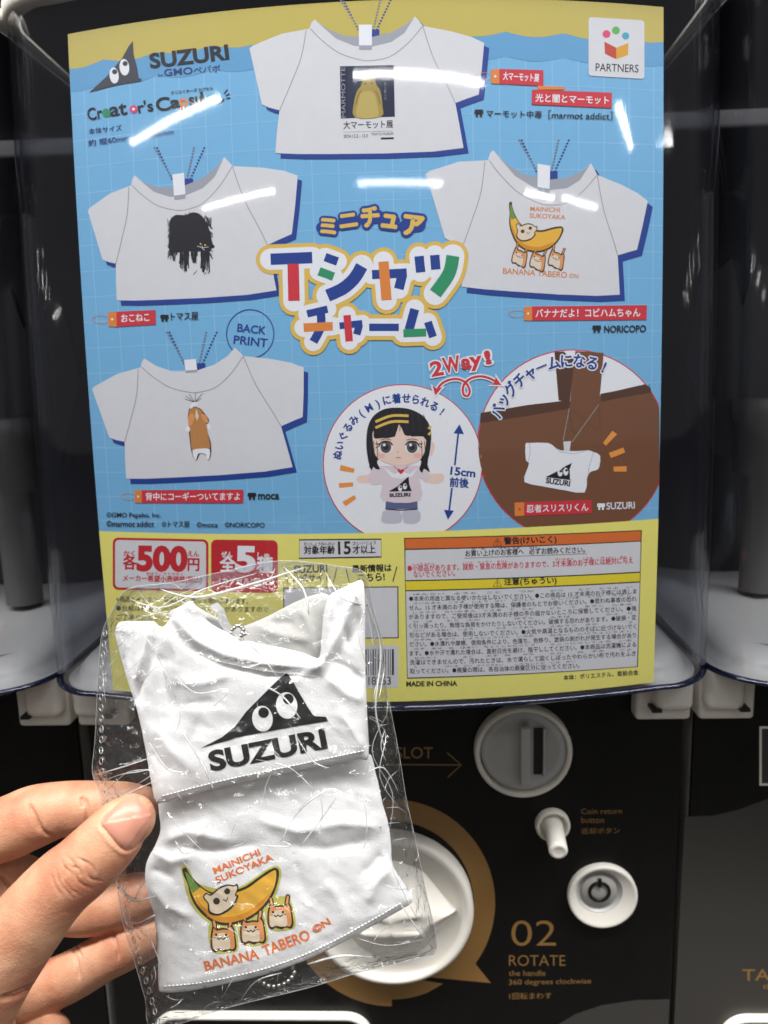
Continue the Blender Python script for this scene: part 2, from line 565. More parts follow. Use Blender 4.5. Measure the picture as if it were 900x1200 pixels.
def make_machine():
    root = thing('capsule_machine', 'black capsule toy machine behind the held packet, poster inside its clear cover', 'capsule machine', (0, 0, -0.5), 'capsule machines side by side')
    # case and black front
    mb = MB(); mb.box((-0.1495, 0.004, -0.4995), (0.1495, 0.30, -0.150), CASE, 0.003)
    body = mb.build('case', root)
    mb = MB(); mb.box((-0.1500, 0.0, -0.4990), (0.1500, 0.0035, -0.1388), BLACK, 0.0012)
    mb.build('front_panel', root)
    mb = MB()
    mb.box((-0.146, 0.155, -0.1490), (0.146, 0.30, 0.21), INNER, 0.004)
    mb.build('inner_wall', root)
    # clear cover: outer and inner wall, closed along its lower edge
    mb = MB(); zs = [-0.1358 + 0.2888 * i / 26 for i in range(27)]
    loft(mb, [ring(z, 0.0046) for z in zs], CLEAR)
    loft(mb, [ring(z, 0.0024) for z in zs], CLEAR)
    cov = mb.build('clear_cover', root)
    mb = MB()
    loft(mb, [ring(-0.1360, 0.0024), ring(-0.1372, 0.0024), ring(-0.1375, 0.0050), ring(-0.1366, 0.0053), ring(-0.1360, 0.0046)], BLUERIM)
    mb.build('cover_rim', cov)
    # lid: light ring with a dark top box, the next machine's underside
    mb = MB()
    loft(mb, [ring(0.1535, 0.0), ring(0.1535, 0.0045), ring(0.1545, 0.006), ring(0.1600, 0.006), ring(0.1605, 0.0)], IVORY)
    mb.build('lid_ring', root)
    mb = MB()
    loft(mb, [ring(0.1604, 0.003), ring(0.21, 0.003)], DARKPL)
    h = ring(0.1538, -0.001)
    mb.add(h, [list(range(len(h)))], DARKPL)
    mb.build('lid', root)
    # pan under the capsules, post, agitator blades
    mb = MB(); rr = []
    for z, off in ((-0.1376, 0.000), (-0.1376, -0.004), (-0.1325, -0.006), (-0.1285, -0.010), (-0.1270, -0.018), (-0.1305, -0.032), (-0.1335, -0.060)):
        rr.append([(x, y if y < 0.14 else 0.14, z) for x, y, _ in ring(z, off)])
    loft(mb, rr, PANW)
    mb.add(rr[-1], [list(range(len(rr[-1])))], PANW)
    mb.build('capsule_pan', root)
    for sx in (-1, 1):
        mb = MB()
        mb.lathe((sx * 0.085, 0.085, -0.13), [(0.0105, 0), (0.0105, 0.068), (0.0165, 0.070), (0.0165, 0.098), (0.019, 0.10), (0.019, 0.112), (0.001, 0.112)], mat('post_grey', (84, 82, 79), 0.5), n=28, axis=(0, 0, 1))
        mb.build('support_post', root)
        mb = MB()
        c = Vector((sx * 0.100, 0.09, 0.005))
        fan = [(-0.075, 0.0), (-0.06, 0.028), (-0.01, 0.034), (0.0, 0.018), (0.012, 0.036), (0.040, 0.026), (0.048, -0.002), (0.02, -0.036), (-0.05, -0.046)]
        n = len(fan)
        vs = [(c.x + sx * a * 0.62, c.y + d, c.z + b * 1.5) for d in (0, 0.005) for a, b in fan]
        fs = [list(range(n)), list(range(n, 2 * n))[::-1]] + [[i, (i + 1) % n, n + (i + 1) % n, n + i] for i in range(n)]
        mb.add(vs, fs, mat('agitator_grey', (46, 45, 45), 0.5, 0.15))
        mb.build('agitator_blade', root)
    # light plastic brackets at the two front corners
    for sx in (-1, 1):
        mb = MB()
        a, b = sorted((sx * 0.1245, sx * 0.1508))
        mb.box((a, -0.0080, -0.1680), (b, 0.06, -0.1384), IVORY, 0.002)
        a, b = sorted((sx * 0.1315, sx * 0.1500))
        mb.box((a, -0.0150, -0.1610), (b, 0.03, -0.1382), IVORY, 0.004)
        br = mb.build('corner_bracket', root)
        mb = MB(); a, b = sorted((sx * 0.1300, sx * 0.1345))
        mb.box((a, -0.0156, -0.1606), (b, 0.0, -0.1590), DARKPL)
        mb.build('catch', br)
    # coin slot
    P = lambda x, y, o=0.0: Vector(on_panel([(x, y)], o)[0])
    c = P(612, 877); r1 = 0.0242
    mb = MB()
    mb.lathe(c, [(r1, -0.001), (r1, 0.0045), (r1 - 0.0008, 0.0058), (r1 - 0.002, 0.0060), (r1 - 0.0026, 0.0050), (r1 - 0.0028, 0.002)], IVORY, 96)
    cs = mb.build('coin_slot', root)
    mb = MB()
    g = c + Vector((0, -0.0045, 0.0008))
    mb.lathe(g, [(0.0212, -0.003), (0.0210, 0), (0.0172, 0.0004), (0.0168, -0.0002), (0.0005, -0.0002)], GREYPL, 96)
    pl = mb.build('slot_plate', cs)
    mb = MB(); mb.box((g.x - 0.0020, g.y - 0.0058, g.z - 0.0150), (g.x + 0.0026, g.y + 0.001, g.z + 0.0150), GREYPL, 0.0006)
    mb.build('guide_bar', cs)
    mb = MB()
    mb.box((g.x + 0.0050, g.y - 0.00055, g.z - 0.0122), (g.x + 0.0092, g.y + 0.001, g.z + 0.0122), KEYHOLE)
    mb.box((g.x + 0.0094, g.y - 0.0022, g.z - 0.0125), (g.x + 0.0104, g.y + 0.001, g.z + 0.0125), GREYPL, 0.0004)
    mb.build('coin_opening', cs)
    # coin return button
    c = P(647, 965)
    mb = MB()
    mb.lathe(c, [(0.0088, -0.001), (0.0088, 0.0025), (0.0080, 0.0036), (0.0070, 0.0036), (0.0066, 0.0005), (0.0002, 0.0005)], IVORY, 48)
    cb = mb.build('coin_return', root)
    mb = MB()
    mb.lathe(c + Vector((0, 0, 0.0)), [(0.0052, 0), (0.0046, 0.018), (0.0046, 0.0195), (0.0041, 0.0204), (0.0029, 0.0206), (0.0027, 0.02052), (0.0002, 0.02052)], IVORY, 40, axis=(-0.02, -1, -0.12))
    mb.build('push_button', cb)
    # lock
    c = P(705, 1047)
    mb = MB()
    k = c + Vector((-0.0016, 0, 0.0024))
    n_ = 72; vs = []; fs = []
    prof = [(c, 0.0178, -0.001), (c, 0.0178, 0.0026), (c, 0.0174, 0.0036), (c, 0.0166, 0.0038), (c, 0.0156, 0.0034), (k, 0.0122, 0.0022), (k, 0.0116, 0.0020)]
    for cc, r, hgt in prof:
        vs += [(cc.x + r * math.cos(2 * math.pi * i / n_), cc.y - hgt, cc.z + r * math.sin(2 * math.pi * i / n_)) for i in range(n_)]
    for j in range(len(prof) - 1):
        fs += [[j * n_ + i, j * n_ + (i + 1) % n_, (j + 1) * n_ + (i + 1) % n_, (j + 1) * n_ + i] for i in range(n_)]
    mb.add(vs, fs, IVORY, True)
    mb.lathe(k, [(0.0117, 0.0022), (0.0112, 0.0018), (0.0106, 0.0004), (0.0085, 0.0002)], GREYPL, 64)
    k = k + Vector((0, -0.0012, 0))
    lk = mb.build('lock', root)
    mb = MB()
    mb.lathe(k, [(0.0092, -0.0012), (0.0092, -0.0002), (0.0086, 0.0004), (0.0002, 0.0004)], SILVER, 48)
    mb.lathe(k, [(0.0058, 0.0003), (0.0058, 0.0012), (0.0043, 0.0012), (0.0043, 0.0003)], KEYHOLE, 48)
    mb.box((k.x - 0.0009, k.y - 0.0016, k.z + 0.0030), (k.x + 0.0009, k.y, k.z + 0.0076), KEYHOLE, 0.0002)
    mb.build('lock_barrel', lk)
    # turn handle: wide disc with a rim and a wedge grip
    c = P(459, 1058); R0 = 0.0425
    mb = MB()
    mb.lathe(c, [(R0, -0.001), (R0, 0.006), (R0 - 0.001, 0.0085), (R0 - 0.003, 0.0092), (R0 - 0.005, 0.0080), (R0 - 0.006, 0.0055), (0.0003, 0.0055)], IVORY, 128)
    hd = mb.build('turn_handle', root)
    mb = MB()
    L = R0 - 0.007
    up = [(-L, 0), (-0.016, 0.024), (0, 0.030), (0.016, 0.024), (L, 0), (0.016, -0.024), (0, -0.030), (-0.016, -0.024)]
    rdg = [(-L + 0.001, 0), (-0.014, 0.004), (0, 0.005), (0.014, 0.004), (L - 0.001, 0), (0.014, -0.004), (0, -0.005), (-0.014, -0.004)]
    vs = [(c.x + a, c.y - 0.0050, c.z + b) for a, b in up] + [(c.x + a, c.y - (0.008 if abs(a) > 0.03 else 0.019), c.z + b) for a, b in rdg]
    mb.add(vs, [[i, (i + 1) % 8, 8 + (i + 1) % 8, 8 + i] for i in range(8)] + [list(range(8, 16))], IVORY)
    gp = mb.build('grip', hd)
    md = gp.modifiers.new('bevel', 'BEVEL'); md.width = 0.0032; md.segments = 5; md.limit_method = 'ANGLE'; md.angle_limit = math.radians(8)
    for p_ in gp.data.polygons: p_.use_smooth = True
    # gold print
    a = Art(on_panel, 0)
    a.frame(440, 800, 2.5)
    cx, cy = 47.5, 645; ro, ri = 303, 240
    pts = []
    arc = lambda r, t: (cx + r * math.sin(math.radians(t)), cy - r * math.cos(math.radians(t)))
    pts = [arc(ro, t) for t in np.linspace(-180, 126, 80)] + [(338, 880), (150, 862)] + [arc(ri, t) for t in np.linspace(150, -180, 80)]
    a.poly(pts, GOLD, 2)
    a.poly([(198, 882)] + [arc(ro - 20, t) for t in np.linspace(158, 182, 14)] + [arc(ri, t) for t in np.linspace(182, 160, 14)], GOLD, 3)
    thin = GOLD
    a.text('SLOT', (60, 222), (168, 222), 33, thin, 2)
    a.line([(30, 240), (250, 241)], 3.2, thin, 2)
    a.line([(210, 205), (251, 241), (212, 277)], 3.2, thin, 2)
    a.text('02', (397, 772), (530, 772), 76, thin, 2, -0.008)
    a.text('ROTATE', (391, 830), (557, 830), 32, thin, 2, -0.008)
    a.text('the handle', (391, 859), (498, 859), 16, thin, 2, 0.0)
    a.text('360 degrees clockwise', (391, 890), (632, 886), 20, thin, 2, 0.0)
    a.text('1回転まわす', (392, 928), (516, 926), 19, thin, 2, 0.0)
    a.text('Coin return', (603, 385), (722, 384), 16, thin, 2, 0.0)
    a.text('button', (603, 411), (669, 411), 17, thin, 2, 0.0)
    a.text('返却ボタン', (603, 444), (716, 442), 18, thin, 2, 0.0)
    a.build('panel_print', root)
    # prize tray: white rounded frame round a dark opening
    mb = MB()
    q = on_panel([(178, 1184), (436, 1184)])
    x0, x1, z1 = q[0][0], q[1][0], q[0][2]; z0 = z1 - 0.085; rad = 0.014
    def rr_pts(e):
        out = []
        for (ux, uz, a0) in ((x1 - rad, z1 - rad, 0), (x0 + rad, z1 - rad, 90), (x0 + rad, z0 + rad, 180), (x1 - rad, z0 + rad, 270)):
            for i in range(9):
                t = math.radians(a0 + 90 * i / 8)
                out.append((ux + (rad + e) * math.cos(t), uz + (rad + e) * math.sin(t)))
        return out
    lay = [(0.0, 0.0), (0.0, -0.003), (-0.0008, -0.004), (-0.0024, -0.004), (-0.003, -0.003), (-0.0034, -0.0006)]
    vs = []; n = 36
    for e, y in lay: vs += [(x, y, z) for x, z in rr_pts(e)]
    fs = [[i * n + k_, i * n + (k_ + 1) % n, (i + 1) * n + (k_ + 1) % n, (i + 1) * n + k_] for i in range(len(lay) - 1) for k_ in range(n)]
    mb.add(vs, fs, IVORY, True)
    tr = mb.build('prize_tray', root)
    mb = MB(); mb.add([(x, -0.0006, z) for x, z in rr_pts(-0.0034)], [list(range(n))], KEYHOLE)
    mb.build('tray_opening', tr)
    return root


machine = make_machine()
left = copy_tree(machine); left.location = (-0.3055, 0, -0.5)
left['label'] = 'neighbouring capsule machine at the left edge, black front half hidden by the hand'
right = copy_tree(machine); right.location = (0.3055, 0, -0.5)
right['label'] = 'neighbouring capsule machine at the right edge, with a dark grey wave on its front'
# prints that only one machine carries
a = Art(on_panel, 0)
a.poly([(655, 1200), (675, 1188), (705, 1178), (745, 1172), (785, 1171), (783, 1205), (780, 1330), (640, 1330)], GREYWAVE, 1)
a.build('wave_print', machine)
a = Art(on_panel, 0)
a.poly([(803, 957), (835, 956), (865, 949), (900, 936), (960, 905), (1010, 900), (1010, 1400), (786, 1400), (790, 1200)], GREYWAVE, 1)
a.text('TAKE', (870, 1149), (931, 1149), 13, GOLD, 2, 0.01)
a.text('the capsule', (894, 1161), (950, 1161), 8, GOLD, 2, 0.01)
a.frame(730, 680, 2.306)
a.line([(372, 398), (520, 398), (520, 552), (372, 552)], 9, IVORY, 6, closed=True)
a.poly([(376, 402), (516, 402), (516, 548), (376, 548)], GREYWAVE, 3)
a.build('wave_print', right)
# ------------------------------------------------------------------ poster inside the cover
def ink(name, rgb): return mat('print_' + name, rgb, 0.45, 0.03, 500, spec=0.3)


BLUE = ink('blue', (118, 179, 216)); BLUE2 = ink('blue_dark', (98, 160, 200)); GRID = ink('grid', (146, 198, 230))
YEL = ink('yellow', (240, 230, 118)); YELSHADE = ink('yellow_shaded', (196, 178, 84)); NAVY = ink('navy', (30, 62, 140)); WHITE = ink('white', (236, 236, 236))
TEEG = mat('print_tee_grey', (217, 216, 215), 0.5, 0.045, 220, bump=0.05, bscale=1500, spec=0.25); TEED = ink('tee_inside', (160, 163, 168)); SEAM = ink('seam', (150, 152, 156))
RED = ink('red', (208, 52, 62)); RED2 = ink('red_deep', (196, 36, 44)); ORG = ink('orange', (226, 134, 58)); GRN = ink('green', (44, 146, 98))
INK = ink('black', (30, 29, 32)); TXTN = ink('text_navy', (36, 58, 112)); GLD = ink('title_yellow', (226, 186, 84)); BRN = ink('brown', (118, 76, 50))
BRN2 = ink('brown_dark', (84, 54, 38)); BEAD = ink('bead', (120, 124, 140)); BEADN = ink('bead_navy', (44, 66, 130)); SKINP = ink('doll_skin', (238, 208, 190))
BAN = ink('banana', (234, 178, 62)); BAND = ink('banana_shade', (214, 144, 40)); FUR = ink('fur', (222, 150, 90)); CREAM = ink('cream', (226, 208, 184)); LEAF = ink('leaf', (110, 148, 66))
OLIVE = ink('olive', (150, 122, 56)); DKBL = ink('dark_blue', (26, 34, 60)); PINK = ink('pink', (222, 70, 110)); ORBAR = ink('bar_orange', (222, 112, 48)); YBAR = ink('bar_yellow', (236, 214, 50))
WEDGE = ink('orange_mark', (236, 150, 66)); CORGI = ink('corgi', (190, 130, 72)); CHAINP = ink('chain_grey', (168, 164, 158)); TEAL = ink('teal', (64, 166, 186))

poster = thing('poster', 'blue and yellow advertising poster showing miniature white tee shirts, inside the clear cover', 'poster', (0.003, -0.05, -0.1356))
mb = MB()
X0, X1, Z0, Z1 = -0.1176, 0.1228, -0.1356, 0.1412
nx, nz = 48, 44


def pst(x, z, off=0.0): return (x, sect_y(z) + x * x / 0.86 - off, z)


for off, flip in ((0.0, False), (-0.0003, True)):
    vs = [pst(X0 + (X1 - X0) * i / nx, Z0 + (Z1 - Z0) * j / nz, off) for j in range(nz + 1) for i in range(nx + 1)]
    fs = []
    for j in range(nz):
        for i in range(nx):
            q = [j * (nx + 1) + i, j * (nx + 1) + i + 1, (j + 1) * (nx + 1) + i + 1, (j + 1) * (nx + 1) + i]
            fs.append(q[::-1] if flip else q)
    mb.add(vs, fs, WHITE if flip else BLUE, True)
mb.build('paper_sheet', poster)
PT, _ = to_px([pst(x, z) for x, z in ((X0, Z0), (X1, Z0), (X0, Z1), (X1, Z1))])


def zline(z, xa=X0, xb=X1, n=30):
    return to_px([pst(xa + (xb - xa) * i / n, z) for i in range(n + 1)])[0]


def xline(x, za=Z0, zb=Z1, n=24):
    return to_px([pst(x, za + (zb - za) * i / n) for i in range(n + 1)])[0]


a = Art(on_poster, 12)
for i in range(1, 24):
    x = X0 + (X1 - X0) * (i - 0.4) / 23
    a.line(xline(x, -0.06), 0.8, GRID, 1)
for j in range(0, 20):
    z = -0.058 + 0.01045 * j
    if z < Z1: a.line(zline(z), 0.8, GRID, 2)
# darker scalloped shadow and yellow wavy heading band
def wave(z, amp, ph, n=120):
    return to_px([pst(X0 + (X1 - X0) * i / n, z - amp * abs(math.sin(math.pi * (10.5 * i / n + ph)))) for i in range(n + 1)])[0]
top = zline(Z1)
a.poly(list(top) + list(wave(0.1200, 0.0018, 0.3))[::-1], BLUE2, 3)
a.poly(list(top) + list(wave(0.1290, 0.0018, 0.3))[::-1], YELSHADE, 4)  # yellow dulled in the ink: shade from the cover's top painted in
a.poly(list(zline(-0.0628)) + list(zline(Z0))[::-1], YEL, 9)
a.build('background_print', poster)

# --- logo heading
a = Art(on_poster, 12); a.frame(0, 0, 3)


def eyed_triangle(a, pts, eyes, ink_, wh, lev):
    a.poly(pts, ink_, lev)
    for (ex, ey, rx, ry, rot, qx, qy, qr) in eyes:
        a.disc((ex, ey), rx, wh, lev + 1, ry, rot); a.disc((qx, qy), qr, ink_, lev + 2)


LOGO = ink('logo_grey', (62, 62, 68))
eyed_triangle(a, [(315, 325), (375, 270), (430, 205), (455, 160), (468, 145), (470, 190), (483, 240), (488, 274), (498, 278), (497, 286), (410, 300)],
              [(402, 266, 16, 28, -.1, 404, 253, 9), (438, 237, 17, 29, -.1, 441, 224, 9)], LOGO, WHITE, 10)
a.text('SUZURI', (532, 240), (804, 208), 50, INK, 10, 0.035)
a.text('by', (557, 272), (575, 270), 12, TXTN, 10)
a.text('GMO', (579, 268), (678, 260), 24, TXTN, 10, 0.012)
a.text('ペパボ', (682, 260), (776, 252), 24, TXTN, 10, 0.004)
a.text("Cr", (312, 424), (362, 416), 42, INK, 10, 0.02)
a.text("e", (364, 412), (388, 408), 26, GRN, 10, 0.04)
a.text("at", (390, 410), (448, 402), 38, INK, 10, 0.02)
a.disc((470, 384), 14, PINK, 10); a.disc((470, 384), 5, WHITE, 11)
a.text("r's", (489, 398), (540, 390), 40, INK, 10, 0.02)
a.text("C", (553, 392), (600, 386), 46, INK, 10, 0.02)
a.text("a", (604, 382), (634, 378), 28, INK, 10, 0.03)
a.text("p", (638, 388), (664, 384), 38, ORG, 10, 0.03)
a.text("su", (668, 372), (712, 366), 28, INK, 10, 0.03)
a.text("l", (718, 366), (724, 364), 42, INK, 10, 0.03)
a.text("e", (730, 362), (756, 357), 27, TEAL, 10, 0.03)
a.line([(752, 345), (762, 358), (776, 360), (788, 348)], 5, INK, 10, 4)
for p in (((788, 330), (800, 315)), ((794, 338), (808, 330)), ((796, 346), (810, 345))): a.line(p, 4, INK, 10)
a.text('クリエイターズ カプセル', (602, 333), (750, 316), 12, INK, 10, 0.02)
a.text('本体サイズ', (314, 474), (430, 460), 22, TXTN, 10, 0.01)
a.text('約 縦60mm × 横105mm', (313, 516), (612, 474), 24, TXTN, 10, 0.01)
a.build('heading_print', poster)

# --- partners badge
a = Art(on_poster, 12); a.frame(580, 0, 2.8125)
def rrect(x0, y0, x1, y1, r, sk=0.0):
    out = []
    for cx, cy, a0 in ((x1 - r, y0 + r, -90), (x1 - r, y1 - r, 0), (x0 + r, y1 - r, 90), (x0 + r, y0 + r, 180)):
        for i in range(6):
            t = math.radians(a0 + 18 * i); x = cx + r * math.cos(t); y = cy + r * math.sin(t)
            out.append((x, y + sk * (x - x0)))
    return out
a.poly(rrect(308, 57, 492, 250, 10, 0.06), TEEG, 10)
a.disc((367, 113), 13, PINK, 11); a.disc((398, 101), 13, ink('leaf_green', (96, 176, 84)), 11); a.disc((430, 119), 12, TEAL, 11)
a.poly([(360, 138), (399, 158), (399, 196), (362, 178)], ink('brick_red', (196, 66, 46)), 11)
a.poly([(399, 158), (439, 142), (438, 182), (399, 196)], ink('amber', (222, 160, 40)), 11)
a.text('PARTNERS', (331, 235), (472, 240), 26, INK, 11, 0.006)
a.build('badge_print', poster)

# --- four printed tees, one drawing placed four times
TB = [(35, 160), (48, 150), (140, 112), (232, 95), (240, 74), (250, 65), (290, 95), (345, 118), (400, 122), (440, 122), (500, 108), (550, 82), (580, 55), (595, 72), (606, 86), (700, 104), (765, 122), (808, 142),
      (800, 230), (790, 312), (750, 326), (713, 340), (728, 420), (740, 488), (640, 500), (480, 506), (300, 508), (200, 508), (120, 505), (126, 430), (134, 364), (100, 355), (76, 345), (55, 250)]
TCOL = [(236, 95), (270, 130), (330, 175), (400, 198), (440, 200), (500, 186), (560, 140), (605, 87)]


def homog(src, dst):
    A = []; B = []
    for (x, y), (u, v) in zip(src, dst):
        A.append([x, y, 1, 0, 0, 0, -u * x, -u * y]); B.append(u)
        A.append([0, 0, 0, x, y, 1, -v * x, -v * y]); B.append(v)
    h = np.append(np.linalg.solve(np.array(A, float), np.array(B, float)), 1).reshape(3, 3)
    def f(pts):
        p = np.asarray(pts, float); q = np.c_[p, np.ones(len(p))] @ h.T
        return q[:, :2] / q[:, 2:]
    return f


SRC = [(35, 160), (808, 140), (740, 490), (120, 505)]
TEES = [([(292.4, 56.9), (567.3, 49.8), (543.1, 174.2), (322.7, 179.6)], 'front', (6, 6)),
        ([(103, 247), (349, 205), (324, 341), (137, 352)], 'front', (5, 6)),
        ([(499, 204), (759, 235), (726, 346), (541, 336)], 'front', (6, 7)),
        ([(108, 456), (356, 430), (343, 548), (148, 561)], 'back', (5, 6))]


def beads(a, p, q, m, lev, n=11, r=1.3):
    for i in range(n):
        t = i / (n - 1); a.disc((p[0] + (q[0] - p[0]) * t, p[1] + (q[1] - p[1]) * t), r, m, lev, n=10)


TEEF = []
for dst, side, sh in TEES:
    a = Art(on_poster, 12); f = homog(SRC, dst); TEEF.append(f)
    out = f(catmull(TB, 3, True) if False else TB)
    # chain behind the neck
    c = f([(418, 120)])[0]
    k = 1.0
    for dx0, dx1, m_, lv in ((-9, -26, BEADN, 5), (-8, -29, BEAD, 6), (9, 17, BEAD, 6), (13, 29, BEADN, 5)):
        beads(a, (c[0] + dx0, c[1] - 8), (c[0] + dx1, c[1] - 44 if c[1] > 60 else c[1] - 42), m_, lv)
    a.poly(out + np.array(sh), NAVY, 7)
    a.poly([(c[0] + 6, c[1] - 8), (c[0] + 16, c[1] - 8), (c[0] + 16, c[1] + 6), (c[0] + 6, c[1] + 6)], NAVY, 7)
    body = list(out)
    a.poly(body, TEEG, 8)
    if side == 'front':
        neck = f([(252, 68), (290, 95), (345, 118), (400, 122), (440, 122), (500, 108), (550, 82), (578, 58), (545, 110), (500, 140), (430, 156), (380, 152), (320, 128)])
        a.poly(neck, TEED, 9)
    a.line(f(TCOL), 0.9, SEAM, 10, 4)
    a.line(f([(222, 100), (205, 190), (170, 280), (134, 364)]), 0.9, SEAM, 10, 4)
    a.line(f([(606, 87), (640, 190), (690, 290), (713, 340)]), 0.9, SEAM, 10, 4)
    lp = f([(395, 82), (438, 82), (438, 164), (396, 164)]) if side == 'front' else f([(395, 82), (438, 82), (438, 128), (396, 128)])
    a.poly(lp, WHITE, 11)
    a.poly(f([(396, 150), (438, 150), (438, 164), (396, 164)]) if side == 'front' else f([(396, 120), (438, 120), (438, 128), (396, 128)]), TEED, 12)
    # artwork on each
    i = len(TEEF) - 1
    if i == 0:                                   # dark picture of a golden furry animal
        a.frame(280, 0, 2.8125)
        a.poly([(333, 219), (510, 215), (514, 385), (336, 391)], DKBL, 11)
        a.poly([(358, 225), (470, 222), (474, 386), (360, 388)], ink('night', (34, 44, 66)), 12)
        a.poly([(382, 388), (380, 335), (390, 300), (402, 285), (410, 262), (428, 256), (446, 262), (455, 284), (466, 300), (473, 350), (468, 386)], ink('gold_fur', (168, 146, 70)), 13, 3)
        a.poly([(390, 386), (392, 340), (402, 308), (425, 300), (446, 310), (456, 345), (456, 386)], ink('gold_fur_light', (190, 168, 92)), 14, 3)
        a.line([(386, 345), (392, 318), (402, 300)], 5, OLIVE, 15); a.line([(466, 345), (460, 318), (450, 300)], 5, OLIVE, 15)
        a.disc((416, 276), 3, INK, 15); a.disc((438, 276), 3, INK, 15)
        a.text('MARMOTTE', (352, 388), (350, 222), 14, ink('pic_text', (150, 150, 156)), 15)
        a.text('光と闇とマーモット', (486, 330), (486, 230), 8, ink('pic_text', (150, 150, 156)), 15)
        a.text('大マーモット展', (345, 426), (508, 422), 26, INK, 11, 0.012)
        a.line([(345, 436), (508, 432)], 1.0, SEAM, 11)
        a.text('2024.12.2 - 12.5', (345, 455), (425, 453), 11, INK, 11)
        a.text('TOKYO', (436, 447), (470, 446), 8, INK, 11); a.text('MUSEUM', (474, 446), (508, 445), 8, INK, 11)
        a.poly([(468, 454), (510, 453), (510, 459), (468, 460)], INK, 11)
    elif i == 1:                                 # brushed black cat
        a.frame(0, 0, 3)
        rnd = random.Random(3)
        blob = [(598, 775), (618, 756), (650, 757), (678, 747), (700, 752), (720, 772), (736, 806), (744, 850), (756, 868), (742, 876), (730, 880), (690, 886), (650, 884), (610, 890), (594, 872), (597, 830), (595, 795)]
        a.poly(blob, INK, 11, 3)
        legs = [(600, 622, 880, 925), (626, 664, 880, 962), (674, 694, 880, 938), (708, 738, 870, 972)]
        for x0, x1, y0, y1 in legs:
            for _ in range(20):
                x = rnd.uniform(x0, x1); e = y1 - rnd.uniform(0, 34) - 26 * abs((x - (x0 + x1) / 2) / (x1 - x0))
                a.line([(x - 1, y0 - 30), (x + rnd.uniform(-2, 2), (y0 + e) / 2), (x + rnd.uniform(-4, 4), e)], rnd.uniform(1.5, 5), INK, 12)
        for _ in range(90):
            x = rnd.uniform(592, 746); y = 757 + abs(x - 672) * .30
            a.line([(x, y + 20), (x + rnd.uniform(-6, 8), y - rnd.uniform(2, 15))], rnd.uniform(1.2, 3.0), INK, 12)
        for sd, xs in ((-1, 596), (1, 742)):
            for _ in range(40):
                y = rnd.uniform(785, 900)
                a.line([(xs - sd * 10, y - 12), (xs + sd * rnd.uniform(-2, 7), y + rnd.uniform(0, 16))], rnd.uniform(1.0, 3.0), INK, 12)
        a.disc((706, 858), 3, GLD, 14); a.disc((722, 862), 3, GLD, 14)
        a.line([(694, 866), (716, 872), (734, 868)], 1.6, WHITE, 14); a.line([(712, 864), (714, 876), (720, 880)], 1.6, WHITE, 14)
        for x, y in ((684, 962), (690, 955), (722, 962), (734, 958)): a.line([(x - 3, y + 5), (x + 3, y - 5)], 2, INK, 12)
    elif i == 2:                                 # banana and three small animals
        a.frame(580, 0, 2.8125)
    elif i == 3:                                 # dog seen from behind
        a.frame(0, 360, 2.8125)
        a.poly([(628, 335), (650, 322), (652, 312), (636, 312), (626, 330)], WHITE, 11)
        for p in (((640, 312), (612, 292)), ((641, 311), (624, 286)), ((643, 310), (646, 280)), ((645, 311), (668, 284)), ((645, 313), (664, 300)), ((640, 313), (610, 302))): a.line(p, 1.5, INK, 12)
        a.poly([(624, 335), (640, 328), (662, 335), (676, 352), (690, 372), (682, 386), (672, 380), (684, 410), (696, 450), (696, 488), (686, 506), (678, 488), (660, 484), (650, 504), (640, 500), (630, 470), (624, 420), (622, 388), (620, 362)], ink('line_brown', (70, 50, 36)), 11, 3)
        a.poly([(626, 337), (641, 331), (660, 337), (672, 355), (680, 384), (690, 440), (692, 465), (660, 468), (634, 472), (628, 420), (624, 380), (622, 360)], CORGI, 12, 3)
        a.poly([(622, 360), (634, 350), (642, 364), (632, 388), (622, 390)], FUR, 13, 3); a.poly([(664, 352), (678, 356), (688, 376), (680, 382), (668, 368)], FUR, 13, 3)
        a.poly([(648, 334), (656, 360), (650, 374), (644, 358)], CREAM, 14)
        a.poly([(635, 472), (662, 466), (692, 468), (690, 500), (682, 500), (678, 484), (654, 482), (648, 502), (641, 500)], WHITE, 13, 2)
        a.disc((620, 402), 7, WHITE, 13, 10); a.disc((689, 394), 5, WHITE, 13, 9)
    TEEF[i] = a
    a.build('tee_picture', poster) if i != 2 else None


